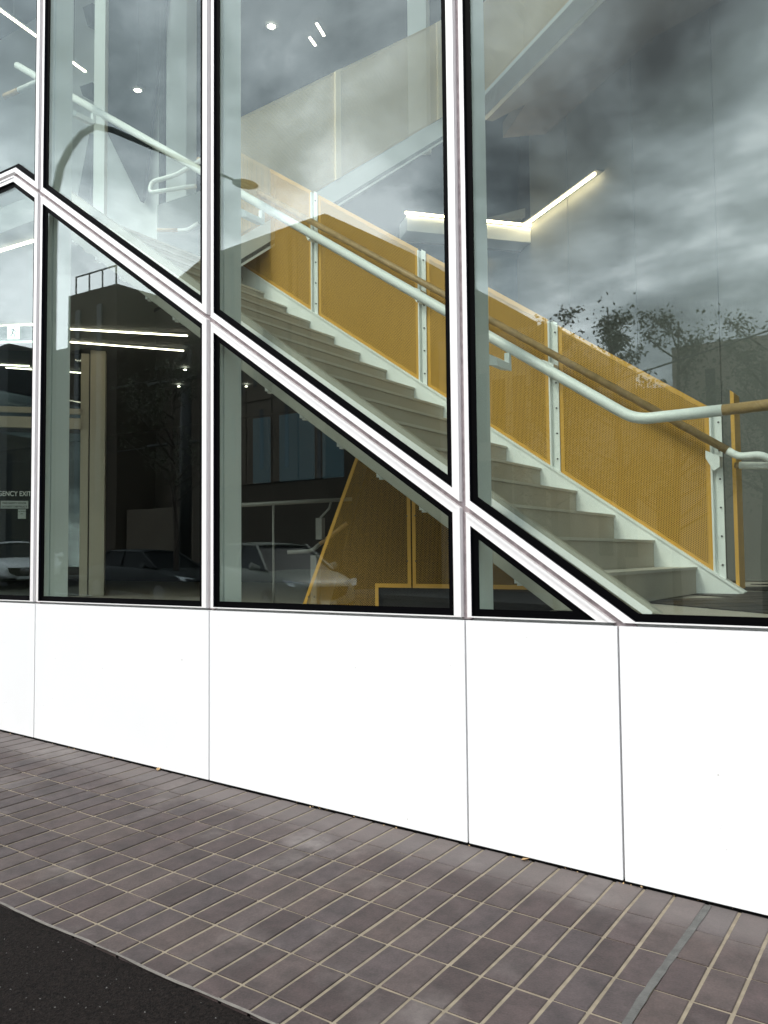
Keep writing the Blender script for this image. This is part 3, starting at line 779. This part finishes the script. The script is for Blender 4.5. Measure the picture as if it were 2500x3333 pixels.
fr_bar(-3.2, .86, 3.44, 3.49, 'dark_wall', .05)
mb = MB(); mb.prism([wallg(dp, -3.2, 1.075, .03), wallg(dp, .86, 1.075, .03), wallg(dp, .86, 4.62, .03), wallg(dp, -3.2, 4.62, .03)], Vector((-G1.y, G1.x, 0)) * .012); make('glass_sheet', mb, 'inner_glass', lob)
def text_on(s, p, size, m, parent, name='lettering', align='LEFT', bold=.0, sx=1.0):
    cu = bpy.data.curves.new(name, 'FONT'); cu.body = s; cu.size = size; cu.align_x = align; cu.extrude = .001; cu.offset = bold
    tmp = bpy.data.objects.new(name, cu); COL.objects.link(tmp)
    dg = bpy.context.evaluated_depsgraph_get(); me = bpy.data.meshes.new_from_object(tmp.evaluated_get(dg))
    COL.objects.unlink(tmp); bpy.data.objects.remove(tmp)
    X, Z = G1, Vector((0, 0, 1)); Y = Vector((G1.y, -G1.x, 0))
    M_ = Matrix(((X.x * sx, Z.x, Y.x, p.x), (X.y * sx, Z.y, Y.y, p.y), (X.z, Z.z, Y.z, p.z), (0, 0, 0, 1)))
    M_ = Matrix.Translation(-root_offset(parent)) @ M_
    me.transform(M_); me.materials.clear(); me.materials.append(MATS[m])
    o = bpy.data.objects.new(name, me); COL.objects.link(o); o.parent = parent; return o
text_on('EMERGENCY EXIT', wallg(dp, .205, 2.515, -.004), .098, 'letter_white', lob, align='RIGHT', bold=.0012, sx=.80)
def plate(name, t0, t1, z0, z1, m, off=-.006):
    mb = MB(); mb.prism([wallg(dp, t0, z0, off), wallg(dp, t1, z0, off), wallg(dp, t1, z1, off), wallg(dp, t0, z1, off)], Vector((G1.y, -G1.x, 0)) * .003); return make(name, mb, m, lob)
plate('notice_plate', -.20, .165, 2.335, 2.445, 'sticker'); plate('notice_plate', .03, .135, 2.19, 2.325, 'sticker')
text_on('FIRE SAFETY DOOR', wallg(dp, -.018, 2.40, -.0105), .036, 'ink', lob, align='CENTER', bold=.0006); text_on('DO NOT OBSTRUCT', wallg(dp, -.018, 2.35, -.0105), .036, 'ink', lob, align='CENTER', bold=.0006)
text_on('NO SMOKING', wallg(dp, .0825, 2.29, -.0105), .0155, 'ink', lob, align='CENTER', bold=.0004); text_on('AREA', wallg(dp, .0825, 2.255, -.0105), .0155, 'ink', lob, align='CENTER', bold=.0004)
# cream column beside the door, head lit by the strip lights
mb = MB(); q0 = wallg(dp, .99, 1.075); q1 = wallg(dp, 1.20, 1.075)
mb.prism([q0, q1, q1 + Vector((-.2, .18, 0)), q0 + Vector((-.2, .18, 0))], (0, 0, 3.60))
col1 = tag(make('column', mb, 'cream'), 'square cream column in the dim lobby rising to the ceiling lights', 'column')
mb = MB(); mb.prism([(-7.375, 1.52, 4.9), (-7.28, 1.584, 4.9), (-7.34, 1.67, 4.9), (-7.44, 1.60, 4.9)], (0, 0, 6.1))
tag(make('column', mb, 'inner_white'), 'slim white column rising from the stair landing in the upper left glazing', 'column')
mb = MB(); mb.tube([(-9.02, 3.9, 4.9), (-9.02, 3.9, 11.0)], .05, 10)
tag(make('downpipe', mb, 'dark_wall', smooth=True), 'thin dark vertical pipe behind the upper left glazing', 'pipe')
# dark inner core of the ground floor
mb = MB(); mb.prism([(-30, 9.5, 1.07), (-4.6, 9.5, 1.07), (-4.6, 9.9, 1.07), (-30, 9.9, 1.07)], (0, 0, 3.60)); make('core_wall', mb, 'dark_wall', kind='structure')
# window strips across the lobby; faint blue emission stands in for sky beyond
win = thing('far_glazing', 'tall blue panes far back in the dark lobby with the sky glow painted in', 'glazing', (-9.6, 9.4, FL))
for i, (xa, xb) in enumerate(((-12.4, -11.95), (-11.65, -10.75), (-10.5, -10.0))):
    mb = MB(); mb.box((xa, 9.40, 3.2), (xb, 9.46, 4.6)); make('pane', mb, 'sky_glow_pane', win)
# raking wall planes seen high on the left
rk = thing('raking_wall', 'grey folded wall planes leaning over the upper landing', 'wall', (-9.5, 4, 4.9))
mb = MB(); mb.xz([(-14.2, 4.9), (-9.08, 4.9), (-9.08, 11.0), (-14.2, 11.0)], 4.4, 4.6); make('wall_plane', mb, 'inner_white', rk)
mb = MB(); mb.prism([(-10.97, 4.32, 10.9), (-9.30, 4.32, 10.9), (-9.81, 4.22, 7.0), (-9.86, 4.22, 6.94), (-10.71, 4.27, 8.26), (-10.92, 4.30, 8.91)], (0, .06, 0)); make('wall_plane', mb, 'dark_wall', rk)
mb = MB(); mb.prism([(-11.2, 4.3, 8.41), (-11.07, 4.3, 8.37), (-11.13, 4.22, 7.0), (-11.5, 4.22, 7.0)], (0, .06, 0)); make('wall_plane', mb, 'ceiling_grey', rk)
for q in ([(-11.19, 10.42), (-10.95, 10.41), (-10.95, 10.06), (-11.07, 10.07)], [(-11.25, 9.14), (-10.94, 9.11), (-10.93, 8.85), (-11.17, 8.96)]):
    mb = MB(); mb.xz(q, 4.15, 4.38); make('recess_box', mb, 'ceiling_grey', rk)
# parapet on the landing
par = thing('landing_parapet', 'solid grey parapet with a small timber handrail across the upper landing', 'parapet', (-7.5, 2.8, 4.9))
mb = MB(); mb.prism([(-7.67, 2.64, 4.92), (-6.9, 3.15, 4.92), (-6.9, 3.15, 6.10), (-7.67, 2.64, 5.80)], (-.06, .09, 0)); make('panel', mb, 'inner_wall', par)
mb = MB(); mb.tube(fillet([(-7.6, 2.62, 5.47), (-7.33, 2.80, 5.47), (-7.22, 2.87, 5.55)], .05), .022, 10); make('handrail', mb, 'steel_white', par, smooth=True)
mb = MB(); mb.tube([(-7.62, 2.60, 5.47), (-7.42, 2.735, 5.47)], .0235, 10); make('handrail_grip', mb, 'timber', par, smooth=True)
# looped rail end at the head of the flight
mb = MB(); mb.tube(fillet([(-6.9, 2.62, 6.13), (-7.25, 2.55, 6.02), (-7.55, 2.45, 5.98), (-7.55, 2.42, 5.84), (-6.98, 2.60, 5.84)], .06), .026, 12)
tag(make('rail_loop', mb, 'steel_white', smooth=True), 'white looped rail end beside the top of the yellow balustrade', 'handrail')
# low guard rail in the lobby
gr = thing('guard_rail', 'grey lobby guard rail with timber grip in front of the dark glazing', 'railing', (-5.8, 2.9, FL))
mb = MB(); mb.tube([(-6.6, 2.4, 2.15), (-5.29, 3.26, 2.217)], .022, 10); make('top_rail', mb, 'rail_grey', gr, smooth=True)
mb = MB(); mb.tube([(-6.0, 2.80, 1.075), (-6.0, 2.80, 2.17)], .012, 8); make('baluster', mb, 'rail_grey', gr, smooth=True)
mb = MB(); mb.tube(fillet([(-5.89, 2.90, 1.655), (-5.67, 3.04, 1.667), (-5.60, 3.09, 1.74)], .04), .022, 10); make('rail_end', mb, 'rail_grey', gr, smooth=True)
mb = MB(); mb.tube([(-5.60, 3.09, 1.74), (-5.35, 3.25, 1.96)], .022, 10); make('handrail_grip', mb, 'timber', gr, smooth=True)
mb = MB(); mb.box((-5.63, 3.06, 1.79), (-5.55, 3.12, 2.02)); mb.box((-5.68, 3.03, 1.075), (-5.60, 3.10, 1.62)); make('post', mb, 'rail_grey', gr)
mb = MB(); mb.tube([(-5.59, 3.09, 2.02), (-5.50, 3.13, 2.12), (-5.48, 3.14, 2.2)], .012, 8); make('bracket', mb, 'rail_grey', gr, smooth=True)

# strip lights under the low ceiling
def strip_light(a, b, z, w, label, m='led_soft'):
    w *= .62
    a, b = Vector((*a, z)), Vector((*b, z)); n = Vector((-(b - a).y, (b - a).x, 0)).normalized() * w
    t = thing('strip_light', label, 'strip light', tuple(a), 'linear strip lights in the lobby')
    mb = MB(); mb.prism([a - n, b - n, b + n, a + n], (0, 0, .012)); make('diffuser', mb, m, t)
    mb = MB(); mb.prism([a - n * 1.3 + Vector((0, 0, .013)), b - n * 1.3 + Vector((0, 0, .013)), b + n * 1.3 + Vector((0, 0, .013)), a + n * 1.3 + Vector((0, 0, .013))], (0, 0, .02)); make('housing', mb, 'steel_white', t)
strip_light((-9.57, 2.79), (-8.56, 3.95), 4.64, .022, 'nearest long strip light under the lobby ceiling above the cream column')
strip_light((-10.15, 3.2), (-9.23, 4.5), 4.64, .014, 'thinner parallel strip light just behind the nearest one in the lobby')
strip_light((-12.3, 3.6), (-11.62, 4.62), 4.64, .016, 'short strip light deep in the lobby beyond the door head')
strip_light((-10.55, 2.0), (-9.66, 2.45), 4.64, .03, 'strip light glowing just above the green exit sign')
strip_light((-12.7, 2.9), (-11.9, 3.75), 4.64, .016, 'strip light deep behind the exit sign at the far left')
strip_light((-8.2, .62), (-6.98, .70), 4.64, .02, 'strip light close to the glass below the landing edge')
strip_light((-9.25, 7.5), (-9.32, 7.76), 10.97, .03, 'shorter of two bright slanted strips high above the crossing flight')
strip_light((-8.9, 7.26), (-9.01, 7.62), 10.97, .03, 'longer of two bright slanted strips high above the crossing flight')
strip_light((-8.95, 1.39), (-9.2, 2.75), 8.0, .022, 'slim strip light glowing above the landing in the far upper left pane')
sp_ = MB()
for t_ in (.15, .85): sp_.tube([(-8.95 - .25 * t_, 1.39 + 1.36 * t_, 8.035), (-8.95 - .25 * t_, 1.39 + 1.36 * t_, 11.02)], .004, 6)
tag(make('hanging_wire', sp_, 'pole_black'), 'pair of thin wires holding the slim strip light over the landing', 'wire')
rl = thing('landing_rail', 'white rail with a brown end high over the landing at the far upper left', 'handrail', (-9.8, 2.0, 7.5))
mb = MB(); mb.tube([(-9.50, 2.0, 7.507), (-8.6, 2.0, 7.45)], .035, 12); make('rail', mb, 'steel_white', rl, smooth=True)
mb = MB(); mb.tube([(-9.82, 2.0, 7.528), (-9.50, 2.0, 7.507)], .035, 12); make('handrail_grip', mb, 'timber', rl, smooth=True)
mb = MB(); mb.prism([(-5.98, 5.6, 7.2), (-5.74, 5.7, 7.2), (-5.80, 5.9, 7.2), (-6.04, 5.8, 7.2)], (0, 0, 3.8)); tag(make('column', mb, 'inner_white'), 'pale column standing behind the head of the crossing upper flight', 'column')
# downlights
def downlight(x, y, z, label, r=.05):
    t = thing('downlight', label, 'downlight', (x, y, z), 'round ceiling downlights')
    mb = MB(); mb.tube([(x, y, z - .004), (x, y, z + .004)], r * .7, 14); make('lens', mb, 'downlight', t)
    mb = MB(); n = 16
    vs = []; fs = []
    for k in range(n):
        a = 2 * math.pi * k / n
        for rr, zz in ((r, z), (r * .72, z - .006)): vs.append((x + rr * math.cos(a), y + rr * math.sin(a), zz))
    for k in range(n): fs.append((2 * k, 2 * k + 1, (2 * k + 3) % (2 * n), (2 * k + 2) % (2 * n)))
    mb.add(vs, fs); make('trim_ring', mb, 'steel_white', t, fixn=False)
downlight(-9.63, 6.90, 11.0, 'bright round downlight high above the crossing upper flight', .105)
downlight(-8.95, 3.4, 7.98, 'round downlight above the landing behind the upper left pane', .07)
sp_ = MB(); sp_.box((-9.03, 3.32, 7.985), (-8.87, 3.48, 8.03)); sp_.tube([(-8.95, 3.4, 8.03), (-8.95, 3.4, 11.0)], .006, 6); tag(make('pendant_mount', sp_, 'dark_wall'), 'slim dark mount holding the downlight above the landing', 'light mount')
downlight(-10.12, 5.35, 4.64, 'small downlight in the lobby ceiling near the end of the strip lights', .036)
downlight(-11.2, 6.2, 4.64, 'small downlight deeper in the lobby beyond the cream column', .036)
downlight(-10.25, 6.91, 4.64, 'small downlight above the faintly glowing blue far glazing', .036)
hc = MB(); hc.box((-29.9, .6, 11.02), (-5.9, 23.9, 11.3)); make('high_ceiling', hc, 'dark_wall', kind='structure')
# exit sign
ex = thing('exit_sign', 'green and white running man exit sign hanging in the lobby', 'exit sign', (-8.2, 1.19, 4.1))
e0, e1 = Vector((-8.42, 1.045, 0)), Vector((-8.058, 1.288, 0)); en = Vector((e1.y - e0.y, -(e1.x - e0.x), 0)).normalized()
ed = (e1 - e0).normalized()
def exq(u0, u1, z0, z1, m, off, name, d=.006):
    mb = MB(); W = (e1 - e0)
    mb.prism([e0 + W * u0 + Vector((0, 0, z0)) + en * off, e0 + W * u1 + Vector((0, 0, z0)) + en * off, e0 + W * u1 + Vector((0, 0, z1)) + en * off, e0 + W * u0 + Vector((0, 0, z1)) + en * off], en * d); return make(name, mb, m, ex)
exq(0, 1, 3.935, 4.10, 'exit_green', 0, 'sign_panel', .03); exq(.40, .70, 3.955, 4.095, 'exit_white', .031, 'sign_panel', .004); exq(-.02, 1.02, 3.92, 3.935, 'exit_white', 0, 'trim', .03)
man = MB(); W = (e1 - e0)
def P2(u, z): return e0 + W * u + Vector((0, 0, z)) + en * .037
for pts, r in (([(.56, 4.065), (.53, 4.02)], .009), ([(.53, 4.02), (.585, 3.998), (.565, 3.965)], .006), ([(.53, 4.02), (.50, 3.99), (.455, 3.985)], .006), ([(.56, 4.06), (.60, 4.035), (.63, 4.045)], .005), ([(.555, 4.06), (.50, 4.055), (.485, 4.03)], .005)):
    man.tube([P2(*p) for p in pts], r, 6)
man.tube([P2(.572, 4.078), P2(.580, 4.09)], .010, 8)
make('running_figure', man, 'exit_green', ex)

# ================================================================== ACROSS THE STREET (seen in the glass)
def facade_building(name, label, foot, z0, z1, m, wins, cat='building', panel=None):
    cx = sum(p[0] for p in foot) / len(foot); cy = sum(p[1] for p in foot) / len(foot)
    t = thing(name, label, cat, (cx, cy, z0))
    mb = MB(); mb.xy(foot, z0, z1); make('wall', mb, m, t)
    for (xa, xb, za, zb, y) in wins:
        mb = MB(); mb.box((xa, y, za), (xb, y + .05, zb)); make('window', mb, 'window_dark', t)
    return t
rw = random.Random(3)
wins = []
def slits(x0, x1, y, z0, z1, n, rows):
    r = []
    for k in range(n):
        x = x0 + (k + .5) * (x1 - x0) / n + rw.uniform(-.25, .25)
        for q in range(rows):
            za = z0 + q * (z1 - z0) / rows + rw.uniform(.2, .9); r.append((x, x + rw.choice((.28, .34, .5)), za, za + rw.uniform(1.7, 2.6), y))
    return r
blockA = facade_building('brown_panel_building', 'tall brown panelled building across the street with narrow slit windows', [(-31.3, -18.2), (-28.2, -18.3), (-28.1, -20.3), (-23.4, -18.35), (-16.8, -17.7), (-16.4, -22.4), (-16.4, -34), (-31.3, -34)], -.4, 13.0, 'panel_brown', [])
for k in range(5):
    t0 = k / 5
    for q in range(3):
        xa = -23.3 + 6.5 * (t0 + .004); xb = -23.3 + 6.5 * (t0 + .196); ya = -18.33 + .62 * (xa + 23.3) / 6.5; yb = -18.33 + .62 * (xb + 23.3) / 6.5
        za = 4.2 + q * 2.95; zb = za + 2.9
        mb = MB(); mb.prism([(xa, ya + .02, za), (xb, yb + .02, za), (xb, yb + .02, zb), (xa, ya + .02, zb)], (0, .05, 0)); make('facade_panel', mb, 'panel_brown_b', blockA)
    for q in range(3):
        x = -23.1 + 6.4 * (t0 + rw.uniform(.03, .14)); y = -18.33 + .62 * (x + 23.3) / 6.5; za = 4.0 + q * 2.95 + rw.uniform(.1, .9)
        mb = MB(); mb.box((x, y + .05, za), (x + .16, y + .1, za + rw.uniform(1.5, 2.4))); make('window', mb, 'window_dark', blockA)
for x in (-30.6, -29.2):
    mb = MB(); mb.box((x, -18.15, 3.5), (x + .3, -18.05, 12.2)); make('window', mb, 'window_dark', blockA)
mb = MB(); mb.box((-27.9, -20.0, 1.4), (-23.6, -18.6, 3.6)); make('entrance_canopy', mb, 'panel_brown_b', blockA)
mb = MB()
for x in [-31.2 + .9 * k for k in range(4)]: mb.box((x, -18.5, 13.0), (x + .05, -18.45, 13.9))
mb.box((-31.2, -18.5, 13.85), (-28.4, -18.45, 13.9)); make('roof_railing', mb, 'pole_black', blockA)
facade_building('low_brown_building', 'middle height brown building beside the tall panelled block across the street', [(-16.2, -24), (-11.6, -24), (-11.6, -34), (-16.2, -34)], -.5, 9.9, 'pale_render', slits(-15.6, -12, -23.98, 2.0, 9.0, 6, 2))
facade_building('pale_rendered_building', 'pale rendered building behind the street trees across the road', [(-7.0, -22.6), (12, -22.6), (12, -34), (-7.0, -34)], -1.0, 8.0, 'pale_render', slits(-6.5, 11, -22.58, 1.2, 7.6, 12, 2))
facade_building('garden_pavilion', 'low brown building set back between the taller neighbours and half hidden by trees', [(-11.4, -25), (-4.5, -25), (-4.5, -34), (-11.4, -34)], -.8, 7.3, 'pale_render', slits(-11, -7.6, -24.98, 1.2, 6.2, 3, 1))
facade_building('dark_gabled_building', 'dark grey building at the far end of the street', [(-46, -20.2), (-37.1, -19.0), (-37.0, -21.2), (-32.5, -21.4), (-32.5, -34), (-46, -34)], .0, 12.0, 'dark_wall', slits(-45, -38, -19.2, 3, 11, 5, 2))

# street lamp with a swan-neck arm
lamp_pts = [(-12.60, -4.61, .35), (-12.60, -4.61, 7.2), (-12.58, -4.62, 7.9), (-12.50, -4.67, 8.38), (-12.36, -4.74, 8.68), (-12.18, -4.85, 8.94), (-11.96, -4.98, 9.06), (-11.73, -5.14, 9.0), (-11.15, -5.55, 8.69), (-10.44, -6.05, 8.32), (-10.17, -6.24, 8.20)]
sl = thing('street_lamp', 'black swan neck street lamp at the kerb reflected in the glass', 'street lamp', (-12.6, -4.61, .36))
mb = MB(); mb.tube(lamp_pts, [.085, .075, .07, .066, .062, .058, .054, .05, .043, .034, .028], 12); make('pole', mb, 'pole_black', sl, smooth=True)
mb = MB(); mb.tube([(-10.17, -6.24, 8.20), (-10.03, -6.34, 8.13)], .022, 8); make('neck', mb, 'pole_black', sl, smooth=True)
mb = MB(); c_ = Vector((-9.86, -6.46, 8.05)); ax = Vector((.80, -.58, -.15)).normalized(); sd = Vector((.58, .80, 0)); nn_ = ax.cross(sd)
vs = []; fs = []; nu, nv = 14, 7
for i in range(nv + 1):
    ph = math.pi * i / nv
    for k in range(nu):
        th = 2 * math.pi * k / nu
        vs.append(c_ + ax * (.235 * math.cos(ph)) + sd * (.12 * math.sin(ph) * math.cos(th)) + nn_ * (.075 * math.sin(ph) * math.sin(th)))
for i in range(nv):
    for k in range(nu): fs.append((i * nu + k, i * nu + (k + 1) % nu, (i + 1) * nu + (k + 1) % nu, (i + 1) * nu + k))
mb.add(vs, fs); make('lamp_head', mb, 'pole_black', sl, smooth=True)

# tram pole with cross arms and wires
upole = thing('utility_pole', 'dark utility pole with cross arms on the far kerb', 'pole', (-19.45, -14.0, .6))
mb = MB(); mb.tube([(-19.45, -14.0, .4), (-19.45, -14.0, 8.2)], [.2, .16], 12); make('pole', mb, 'pole_black', upole, smooth=True)
for z in (7.2, 5.2): 
    mb = MB(); mb.tube([(-21.2, -14.0, z), (-18.6, -14.0, z - .05)], .05, 8); make('cross_arm', mb, 'pole_black', upole)
def sag(a, b, s, n=14):
    a, b = Vector(a), Vector(b); return [a.lerp(b, t / n) - Vector((0, 0, 4 * s * (t / n) * (1 - t / n))) for t in range(n + 1)]
for a, b, s, lb in (((-19.45, -13.9, 7.3), (-46, -14, 8.2), .35, 'black overhead wire running from the pole top along the far kerb'), ((-19.4, -14.1, 5.2), (-45, -14, 6.0), .3, 'black tram wire running to the far end of the street'), ((-6.5, -9, 3.95), (4.5, -9, 6.3), .12, 'thin black cable sloping past the street trees')):
    mb = MB(); mb.tube(sag(a, b, s), .014, 6); tag(make('overhead_wire', mb, 'pole_black', smooth=True), lb, 'wire', 'overhead wires of the street')

# trees
def tree(x, y, h, crown, n, leafm, label, seed, spread=1.0, leaf=.085):
    r = random.Random(seed); z0 = ground_z(x, -3)
    t = thing('street_tree', label, 'tree', (x, y, z0), 'street trees by the road')
    mb = MB(); base = Vector((x, y, z0)); tips = []
    tp = [base, base + Vector((r.uniform(-.05, .05), 0, h * .25)), base + Vector((r.uniform(-.15, .15), r.uniform(-.1, .1), h * .55)), base + Vector((r.uniform(-.2, .2), 0, h * .97))]
    mb.tube(tp, [.085, .07, .05, .012], 8)
    for k in range(24):
        f = r.uniform(.3, .95); a = r.uniform(0, 6.28)
        s0 = tp[1].lerp(tp[3], (f - .25) / .75) if f > .25 else tp[1]
        ln = crown * (1.15 - .75 * f) * r.uniform(.75, 1.2)
        e = s0 + Vector((math.cos(a) * ln * spread, math.sin(a) * ln * spread, ln * r.uniform(.55, 1.0)))
        mid = s0.lerp(e, .5) + Vector((0, 0, -.05 * ln))
        mb.tube([s0, mid, e], [.022, .013, .004], 5)
        for q in range(3):
            b0_ = s0.lerp(e, r.uniform(.4, .9)); b1_ = b0_ + Vector((r.gauss(0, .5), r.gauss(0, .5), r.uniform(.3, 1))) * ln * .32
            mb.tube([b0_, b1_], [.008, .003], 4); tips.append((b1_, ln * .17)); tips.append((b0_.lerp(b1_, .6), ln * .14))
        tips += [(s0.lerp(e, q), ln * .24) for q in (.6, .85, 1.0)]
    tips += [(tp[2].lerp(tp[3], q), .22) for q in (.5, .8, 1.0)]
    make('trunk', mb, 'bark', t, smooth=True, fixn=False)
    cm = MB()
    for k in range(n):
        c, rad = r.choice(tips)
        p = c + Vector((r.gauss(0, 1), r.gauss(0, 1), r.gauss(0, .9))) * rad * .8
        d = Vector((r.gauss(0, 1), r.gauss(0, 1), r.gauss(-.3, .7))).normalized(); s = leaf * r.uniform(.6, 1.25)
        w = d.cross(Vector((r.gauss(0, 1), r.gauss(0, 1), r.gauss(0, 1)))).normalized() * s * .24
        cm.add([p, p + d * s * .45 + w, p + d * s, p + d * s * .45 - w], [(0, 1, 2, 3)])
    make('crown', cm, leafm, t, fixn=False)
    return t
tree(-5.9, -10.3, 5.85, 1.0, 3600, 'leaf_red', 'slender street tree with sparse brownish leaves, first past the parked silver car', 11)
tree(-4.8, -10.6, 6.1, 1.15, 5200, 'leaf', 'fullest young street tree with dense dark leaves by the far lane', 12)
tree(-3.95, -11.0, 5.75, 1.25, 3400, 'leaf', 'airy street tree with thin upright twigs beside the fullest one', 13)
tree(-2.75, -12.4, 5.75, 1.5, 4800, 'leaf', 'broad street tree in front of the pale rendered building', 14, 1.2)
tree(-16.9, -11.3, 6.6, 1.8, 3200, 'leaf', 'taller dark street tree between the cars and the brown building', 15)

# cars
def car(label, loc, ang, paint, scale=1.0, suv=0.0, emblem=False):
    t = thing('parked_car', label, 'car', loc, 'cars standing in the street')
    # local frame: x forward, y left, z up
    ca, sa = math.cos(ang), math.sin(ang); o = Vector(loc)
    slope = -.0327 * ca
    def T(x, y, z):
        return o + Vector(((x * ca - y * sa) * scale, (x * sa + y * ca) * scale, z * scale + x * scale * slope))
    st = [(-2.25, .62, .45, .80), (-2.18, .76, .35, .93), (-1.7, .86, .25, 1.0 + suv * .1), (-1.0, .89, .22, 1.0 + suv * .1), (0.2, .90, .22, .98 + suv * .1), (1.0, .89, .24, .96 + suv * .12), (1.6, .86, .25, .90 + suv * .12), (2.1, .76, .30, .78 + suv * .1), (2.28, .60, .36, .66 + suv * .08)]
    mb = MB(); vs = []; fs = []; K = 10
    for x, w, zl, zh in st:
        prof = [(-w * .88, zl), (-w, zl + .14), (-w * 1.0, (zl + zh) / 2), (-w * .97, zh - .08), (-w * .86, zh), (w * .86, zh + .0), (w * .97, zh - .08), (w * 1.0, (zl + zh) / 2), (w, zl + .14), (w * .88, zl)]
        vs += [T(x, y, z) for y, z in prof]
    for i in range(len(st) - 1):
        for k in range(K): fs.append((i * K + k, i * K + (k + 1) % K, (i + 1) * K + (k + 1) % K, (i + 1) * K + k))
    fs.append(tuple(range(K))); fs.append(tuple((len(st) - 1) * K + k for k in range(K))[::-1])
    mb.add(vs, fs); body = make('body', mb, paint, t, smooth=True)
    sm = body.modifiers.new('smooth', 'SUBSURF'); sm.levels = sm.render_levels = 2
    # cabin: glazed band and roof
    H = 1.42 + suv * .22
    gb = MB(); b0 = [(-1.75, .74, .97 + suv * .1), (1.05, .74, .93 + suv * .1)]; 
    low = [(-1.85, -.76), (1.1, -.76), (1.1, .76), (-1.85, .76)]; hi = [(-1.25 - suv * .4, -.58), (.18, -.58), (.18, .58), (-1.25 - suv * .4, .58)]
    gb.add([T(x, y, .93 + suv * .1) for x, y in low] + [T(x, y, H - .06) for x, y in hi], [(0, 1, 5, 4), (1, 2, 6, 5), (2, 3, 7, 6), (3, 0, 4, 7)])
    make('windows', gb, 'car_glass', t)
    rb = MB(); nx = 6; ny = 5; vs = []; fs = []
    for i in range(nx):
        for j in range(ny):
            u, v = i / (nx - 1), j / (ny - 1) * 2 - 1
            x = hi[0][0] - .06 + (hi[1][0] + .12 - hi[0][0]) * u
            vs.append(T(x, v * .60, H - .055 + .06 * (1 - v * v) * (1 - (2 * u - 1) ** 2 * .4)))
    for i in range(nx - 1):
        for j in range(ny - 1): fs.append((i * ny + j, (i + 1) * ny + j, (i + 1) * ny + j + 1, i * ny + j + 1))
    rb.add(vs, fs); rf = make('roof', rb, paint, t, smooth=True); so = rf.modifiers.new('thick', 'SOLIDIFY'); so.thickness = .03
    pb = MB()
    for s in (-1, 1):
        pb.tube([T(1.12, s * .77, .94 + suv * .1), T(.2, s * .585, H - .04)], .03, 6); pb.tube([T(-.5, s * .765, .95 + suv * .1), T(-.55, s * .59, H - .04)], .03, 6); pb.tube([T(-1.85, s * .77, .95 + suv * .1), T(hi[0][0], s * .585, H - .04)], .04, 6)
    make('pillars', pb, paint, t)
    for x in (-1.38, 1.40):
        for s in (-1, 1):
            wb = MB(); wb.tube([T(x, s * .70, .32), T(x, s * .91, .32)], .325 * scale, 20); wh = make('wheel', wb, 'tyre', t)
            hb = MB(); hb.tube([T(x, s * .905, .32), T(x, s * .925, .32)], .21 * scale, 16); make('rim', hb, 'chrome', wh)
    for s in (-1, 1):
        lb = MB(); lb.add([T(2.14, s * .42, .62 + suv * .1), T(2.04, s * .74, .66 + suv * .1), T(1.93, s * .80, .80 + suv * .1), T(2.10, s * .45, .73 + suv * .1)] + [T(2.22, s * .42, .63 + suv * .1), T(2.14, s * .74, .67 + suv * .1), T(1.99, s * .84, .79 + suv * .1), T(2.17, s * .45, .73 + suv * .1)], [(0, 1, 2, 3), (4, 5, 6, 7), (0, 1, 5, 4), (1, 2, 6, 5), (2, 3, 7, 6), (3, 0, 4, 7)])
        make('headlight', lb, 'lamp_glass', t)
        mb = MB(); mb.tube([T(.82, s * .80, .98 + suv * .1), T(.80, s * 1.0, 1.02 + suv * .1)], [.05, .09], 8); make('mirror', mb, paint, t)
    gb = MB(); gpts = [(-.46, .68), (.46, .68), (.40, .52), (.20, .43), (-.20, .43), (-.40, .52)]
    gb.prism([T(2.27, y, z + suv * .06) for y, z in gpts], T(.05, 0, 0) - T(0, 0, 0)); make('grille', gb, 'black', t)
    lb = MB(); lb.box((0, 0, 0), (0, 0, 0)); 
    ib = MB(); ib.prism([T(2.24, -.62, .26), T(2.24, .62, .26), T(2.24, .56, .36), T(2.24, -.56, .36)], T(.05, 0, 0) - T(0, 0, 0)); make('lower_intake', ib, 'black', t)
    nb = MB(); nb.prism([T(2.30, -.19, .34), T(2.30, .19, .34), T(2.30, .19, .44), T(2.30, -.19, .44)], T(.015, 0, 0) - T(0, 0, 0)); make('number_plate', nb, 'sticker', t)
    if emblem:
        eb = MB(); n = 18
        ring = [(.105 * math.cos(2 * math.pi * k / n), .60 + .08 * math.sin(2 * math.pi * k / n)) for k in range(n + 1)]
        eb.tube([T(2.335, y, z) for y, z in ring], .010, 6); eb.tube([T(2.335, y, z) for y, z in ((-.09, .625), (-.045, .625), (0, .575), (.045, .625), (.09, .625))], .010, 6)
        make('emblem', eb, 'chrome', t)
    return t
car('white hatchback facing the building with its dark grille and round badge', (-25.9, -12.5, .74), math.radians(28), 'car_white', 1.0, .3, True)
car('silver green car with sloping bonnet parked closest to the glass', (-13.2, -11.1, .28), math.radians(24), 'car_silver', 1.08, .6)
car('low dark car standing across the middle of the street', (-18.3, -11.8, .44), math.radians(4), 'car_dark', 1.0)
car('second white car half hidden beyond the white hatchback', (-28.3, -14.6, .80), math.radians(28), 'car_white', 1.0)
